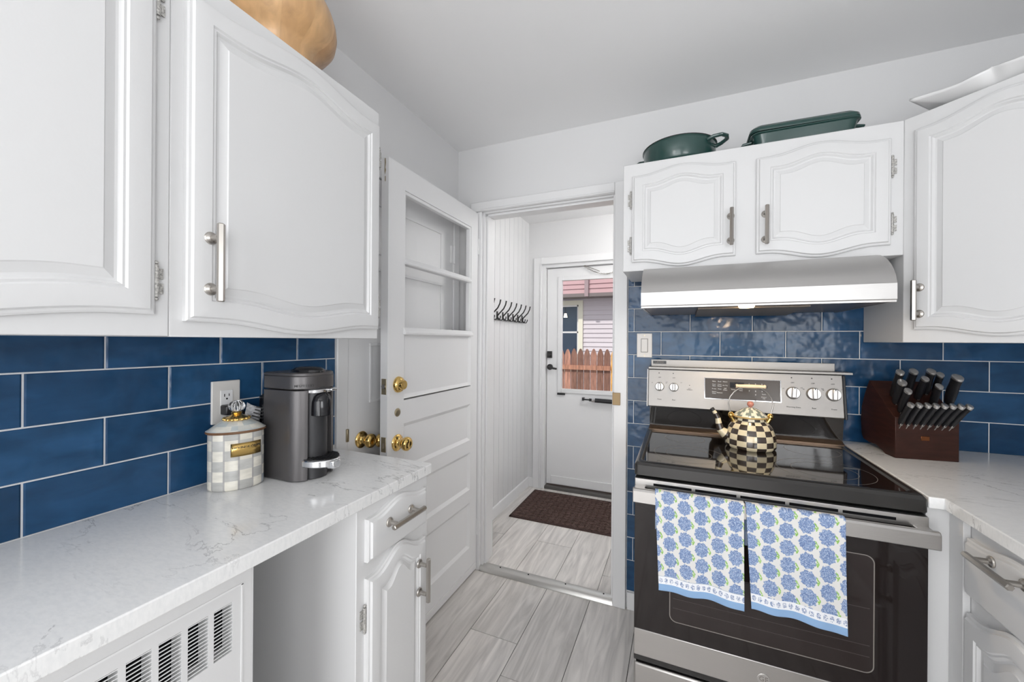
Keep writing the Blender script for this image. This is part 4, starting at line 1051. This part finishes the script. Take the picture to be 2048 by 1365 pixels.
# green roaster with lid
gr = thing('roasting_dish', 'dark green rectangular roaster with lid, right of the round casserole', 'roasting dish', (.415, 1.842, 2.0502), 0)
def rrz(hx, hy, r, z, n=6): return rr(-hx, hx, -hy, hy, r, z, n)
part('dish', MB().rings([rrz(.140, .085, .03, 0), rrz(.152, .098, .03, .012), rrz(.160, .106, .03, .052), rrz(.168, .112, .032, .055), rrz(.168, .112, .032, .058)]), GREEN, gr, ang=30)
TL = Matrix.Translation((-.004, 0, .0605)) @ Matrix.Rotation(.012, 4, 'Y')
gl_ = part('lid', MB().rings([rrz(.166, .112, .032, 0), rrz(.170, .114, .032, .004), rrz(.168, .112, .032, .014), rrz(.158, .102, .03, .024), rrz(.120, .075, .03, .030)], T=TL), GREEN, gr, ang=30)
part('lid_grip', MB().box(-.035, .030, -.018, .018, .028, .040, TL), GREEN, gl_, bev=.006)
for s in (-1, 1): part('handle', MB().tube([(s * .160, -.045, .050), (s * .186, -.040, .048), (s * .192, 0, .048), (s * .186, .040, .048), (s * .160, .045, .050)], .0085, 10, flat=.7), GREEN, gr)
# white ruffled dish
wd = thing('serving_dish', 'white ruffled ceramic dish on top of the corner cabinet', 'dish', (.905, 1.655, 2.0502), math.radians(-45))
rs = []
n = 192
for k in range(13):
    f = k / 12; r = []
    for j in range(n):
        q = 2 * PI * j / n
        c, s_ = math.cos(q), math.sin(q); sup = 1 / max(abs(c), abs(s_))
        dm = min(abs((q + PI / 4) % (PI / 2) - PI / 4), 9); sc_ = abs(math.sin(4 * q))
        R_ = (.085 + .085 * f ** .85) * (1 + (sup - 1) * 1.0 * f ** 1.3) * (1 - .05 * f * sc_) * (1 - .13 * f * math.exp(-(dm / .13) ** 2))
        z = .003 + .044 * f ** 1.3 - .011 * f ** 2 * sc_ + .003 * f ** 2 * math.exp(-(dm / .13) ** 2)
        r.append((R_ * c, R_ * s_ * .92, z))
    rs.append(r)
part('dish', MB().rings(rs, True, False), CERW, wd, solid=.007, ang=60)

# ================================================================ HOOK RACK, MAT
hk = thing('coat_rack', 'row of eight black coat hooks on the mudroom left wall', 'coat rack', (-1.245, 2.75, 1.50))
part('rail', MB().box(0, .012, -.40, .40, -.035, .050), TRIM, hk, bev=.002)
for i in range(8):
    y = -.345 + .0985 * i; mb = MB()
    mb.tube([(.012, y, -.01), (.020, y, .0), (.040, y, .020), (.066, y, .045), (.082, y, .075), (.088, y, .102)], [.006, .006, .005, .005, .005, .0055], 8)
    for s in (-1, 1): mb.tube([(.014, y, .005), (.020, y + s * .004, -.018), (.030, y + s * .014, -.034), (.044, y + s * .022, -.034), (.052, y + s * .025, -.018), (.053, y + s * .026, -.006)], .0042, 8)
    mb.box(.010, .018, y - .008, y + .008, -.03, .028)
    part('hook', mb, BLACKM, hk)
mt = MB(); mt.cur = (.075, .042, .036, 0)
mx0, mx1, my0, my1 = -1.148, -.36, 2.655, 3.215
mt.box(mx0, mx1, my0, my1, .0202, .0265)
n = 17
for i in range(17):
    for j in range(13):
        x = mx0 + .02 + (mx1 - mx0 - .04) * i / 17; y = my0 + .02 + (my1 - my0 - .04) * j / 13
        s = 1 if (i + j) % 2 else -1
        T = Matrix.Translation((x + .022, y + .020, .0265)) @ Matrix.Rotation(s * PI / 4, 4, 'Z')
        for q in (-.013, 0, .013): mt.cur = jit((.115, .068, .058), .15); mt.box(-.0225, .0225, q - .0045, q + .0045, 0, .0045, T)
mt.cur = (.06, .034, .03, 0)
for a_, b_, c_, d_ in ((mx0, mx1, my0, my0 + .016), (mx0, mx1, my1 - .016, my1), (mx0, mx0 + .016, my0, my1), (mx1 - .016, mx1, my0, my1)): mt.box(a_, b_, c_, d_, .0262, .0285)
o = part('doormat', mt, MATB, None, smooth=False); tag(o, 'brown woven-pattern doormat in front of the exterior door', 'doormat')

# unseen ceiling lamps, added outside the frame to light the room
for nm, x, y, r, z, lab in (('added_ceiling_lamp', -.75, -1.15, .20, CZ, 'added round flush ceiling lamp behind the camera, unseen'), ('added_ceiling_lamp', .05, 2.42, .13, 2.36, 'added round flush ceiling lamp in the mudroom, unseen')):
    t = thing(nm, lab, 'lamp', (x, y, z))
    part('housing', MB().lathe([(r, 0), (r, -.018), (r * .93, -.026), (r * .90, -.018), (.0005, -.018)], seg=40), TRIM, t)
    part('diffuser', MB().lathe([(r * .9, -.018), (r * .88, -.03), (r * .5, -.045), (.0005, -.05)], seg=40), emit('added_lamp_diffuser', (1, .98, .95), 2.5), t)

# ================================================================ OUTSIDE
o = struct('ground', MB().box(-9, 6, 3.45, 14, -.45, -.35), GROUND); o['label'] = 'bare yard ground behind the fence'; o['category'] = 'ground'
# fence
FY = 6.2
fn = thing('picket_fence', 'weathered reddish cedar picket fence seen through the exterior door', 'fence', (-1.2, FY, -.35))
xs0 = at(1117, 700, FY).x; xs1 = at(1129.5, 700, FY).x; pw = xs1 - xs0
ztop = at(1180, 698, FY).z
for i in range(-14, 26):
    mb = MB(); x = xs0 + pw * i; new_ = i >= 8
    mb.cur = (.80, .42, .12, .3) if new_ and i < 9 else (jit((.33, .165, .12), .40) if not new_ or i > 9 else (.80, .42, .12, .3))
    w_ = pw * .92; z_ = ztop + random.uniform(-.012, .006)
    mb.prism([(x, -.35), (x + w_, -.35), (x + w_, z_ - .10), (x + w_ * .86, z_ - .055), (x + w_ * .66, z_ - .01), (x + w_ * .5, z_), (x + w_ * .34, z_ - .01), (x + w_ * .14, z_ - .055), (x, z_ - .10)], 'y', FY, FY + .02)
    part('picket', mb, PICKET, fn, world=True, label='orange new picket' if new_ and i < 10 else None)
for v in (735, 830):
    z = at(1150, v, FY).z; mb = MB(); mb.cur = (.42, .20, .13, .6); mb.box(xs0 - 3, xs0 + pw * 8.0, FY - .035, FY, z - .035, z + .035)
    part('rail', mb, PICKET, fn, world=True)
# house
HYW = 9.6
hs = thing('neighbour_house', 'lilac vinyl-sided house with cream-framed window beyond the fence', 'house', (-2, HYW, -.35))
wx0, wx1 = at(1085, 640, HYW).x, at(1157.5, 640, HYW).x; wz0, wz1 = at(1130, 735, HYW).z, at(1150, 610.5, HYW).z
eave = at(1160, 596, HYW).z
mb = MB(); pitch = at(1180, 640, HYW).z - at(1180, 649, HYW).z; z = -.35
tw = .11
while z < eave + .1:
    zc = min(z + pitch, eave + .1)
    def sid(a_, b_): mb.prism([(HYW - .022, z), (HYW - .002, zc), (HYW + .1, zc), (HYW + .1, z)], 'x', a_, b_)
    if zc > wz0 and z < wz1: sid(-7, wx0); sid(wx1, 5)
    else: sid(-7, 5)
    z += pitch
part('siding', mb, SIDING, hs, world=True, smooth=False)
mb = MB()
mb.box(wx0 - tw, wx0, HYW - .05, HYW + .1, wz0 - tw, wz1 + tw); mb.box(wx1, wx1 + tw, HYW - .05, HYW + .1, wz0 - tw, wz1 + tw); mb.box(wx0, wx1, HYW - .05, HYW + .1, wz1, wz1 + tw); mb.box(wx0, wx1, HYW - .05, HYW + .1, wz0 - tw, wz0)
part('window_frame', mb, CREAM, hs, world=True)
mid = at(1140, 665, HYW).z
part('sash', MB().box(wx0, wx1, HYW, HYW + .04, mid - .02, mid + .02).box(wx1 - .04, wx1, HYW, HYW + .04, wz0, wz1).box(wx0, wx1, HYW, HYW + .04, wz1 - .04, wz1), TRIM, hs, world=True)
part('pane', MB().box(wx0, wx1, HYW + .05, HYW + .055, wz0, wz1), GLASS, hs, world=True)
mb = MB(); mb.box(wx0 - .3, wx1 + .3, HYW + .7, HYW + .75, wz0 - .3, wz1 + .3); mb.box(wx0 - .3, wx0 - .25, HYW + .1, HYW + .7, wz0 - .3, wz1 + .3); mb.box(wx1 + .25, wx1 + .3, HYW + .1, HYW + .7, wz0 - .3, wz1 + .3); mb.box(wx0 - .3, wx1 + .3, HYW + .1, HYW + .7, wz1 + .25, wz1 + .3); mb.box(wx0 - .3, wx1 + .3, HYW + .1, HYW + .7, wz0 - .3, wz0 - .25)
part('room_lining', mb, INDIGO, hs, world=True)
lp0 = at(1131, 632, HYW + .4)
lt = thing('hanging_lamp', 'small lit lamp glowing inside the neighbouring window', 'lamp', tuple(lp0))
part('shade', MB().lathe([(.028, .06), (.045, -.03), (.05, -.045), (.0005, -.045)], seg=16), emit('lamp_glow', (1, .80, .50), 5), lt)
part('cord', MB().cyl((0, 0, .06), (0, 0, max(.1, wz1 + .25 - lp0.z)), .006), BLACKP, lt)
# eave: white frieze, gutter, rose boards above
part('frieze', MB().box(-7, 5, HYW - .04, HYW + .1, eave - .02, eave + .05), TRIM, hs, world=True)
e0, e1 = at(1160, 594, HYW - .45).z, at(1160, 588, HYW - .45).z
part('gutter', MB().box(-7, 5, HYW - .45, HYW + .1, e0, e1 + .01), GUTTER, hs, world=True)
mb = MB(); z = e1 + .01; k = 0
while k < 16:
    mb.prism([(HYW - .44 + .0 * k, z), (HYW - .42 + .0 * k, z + pitch), (HYW + .1, z + pitch), (HYW + .1, z)], 'x', -7, 5); z += pitch; k += 1
part('upper_boards', mb, SIDEP, hs, world=True, smooth=False)
bx = at(1173, 575, HYW - .47).x
part('bracket', MB().box(bx - .045, bx + .045, HYW - .49, HYW - .43, e0, e1 + 1.5), mat('mauve_batten', (.36, .27, .29), .6), hs, world=True)
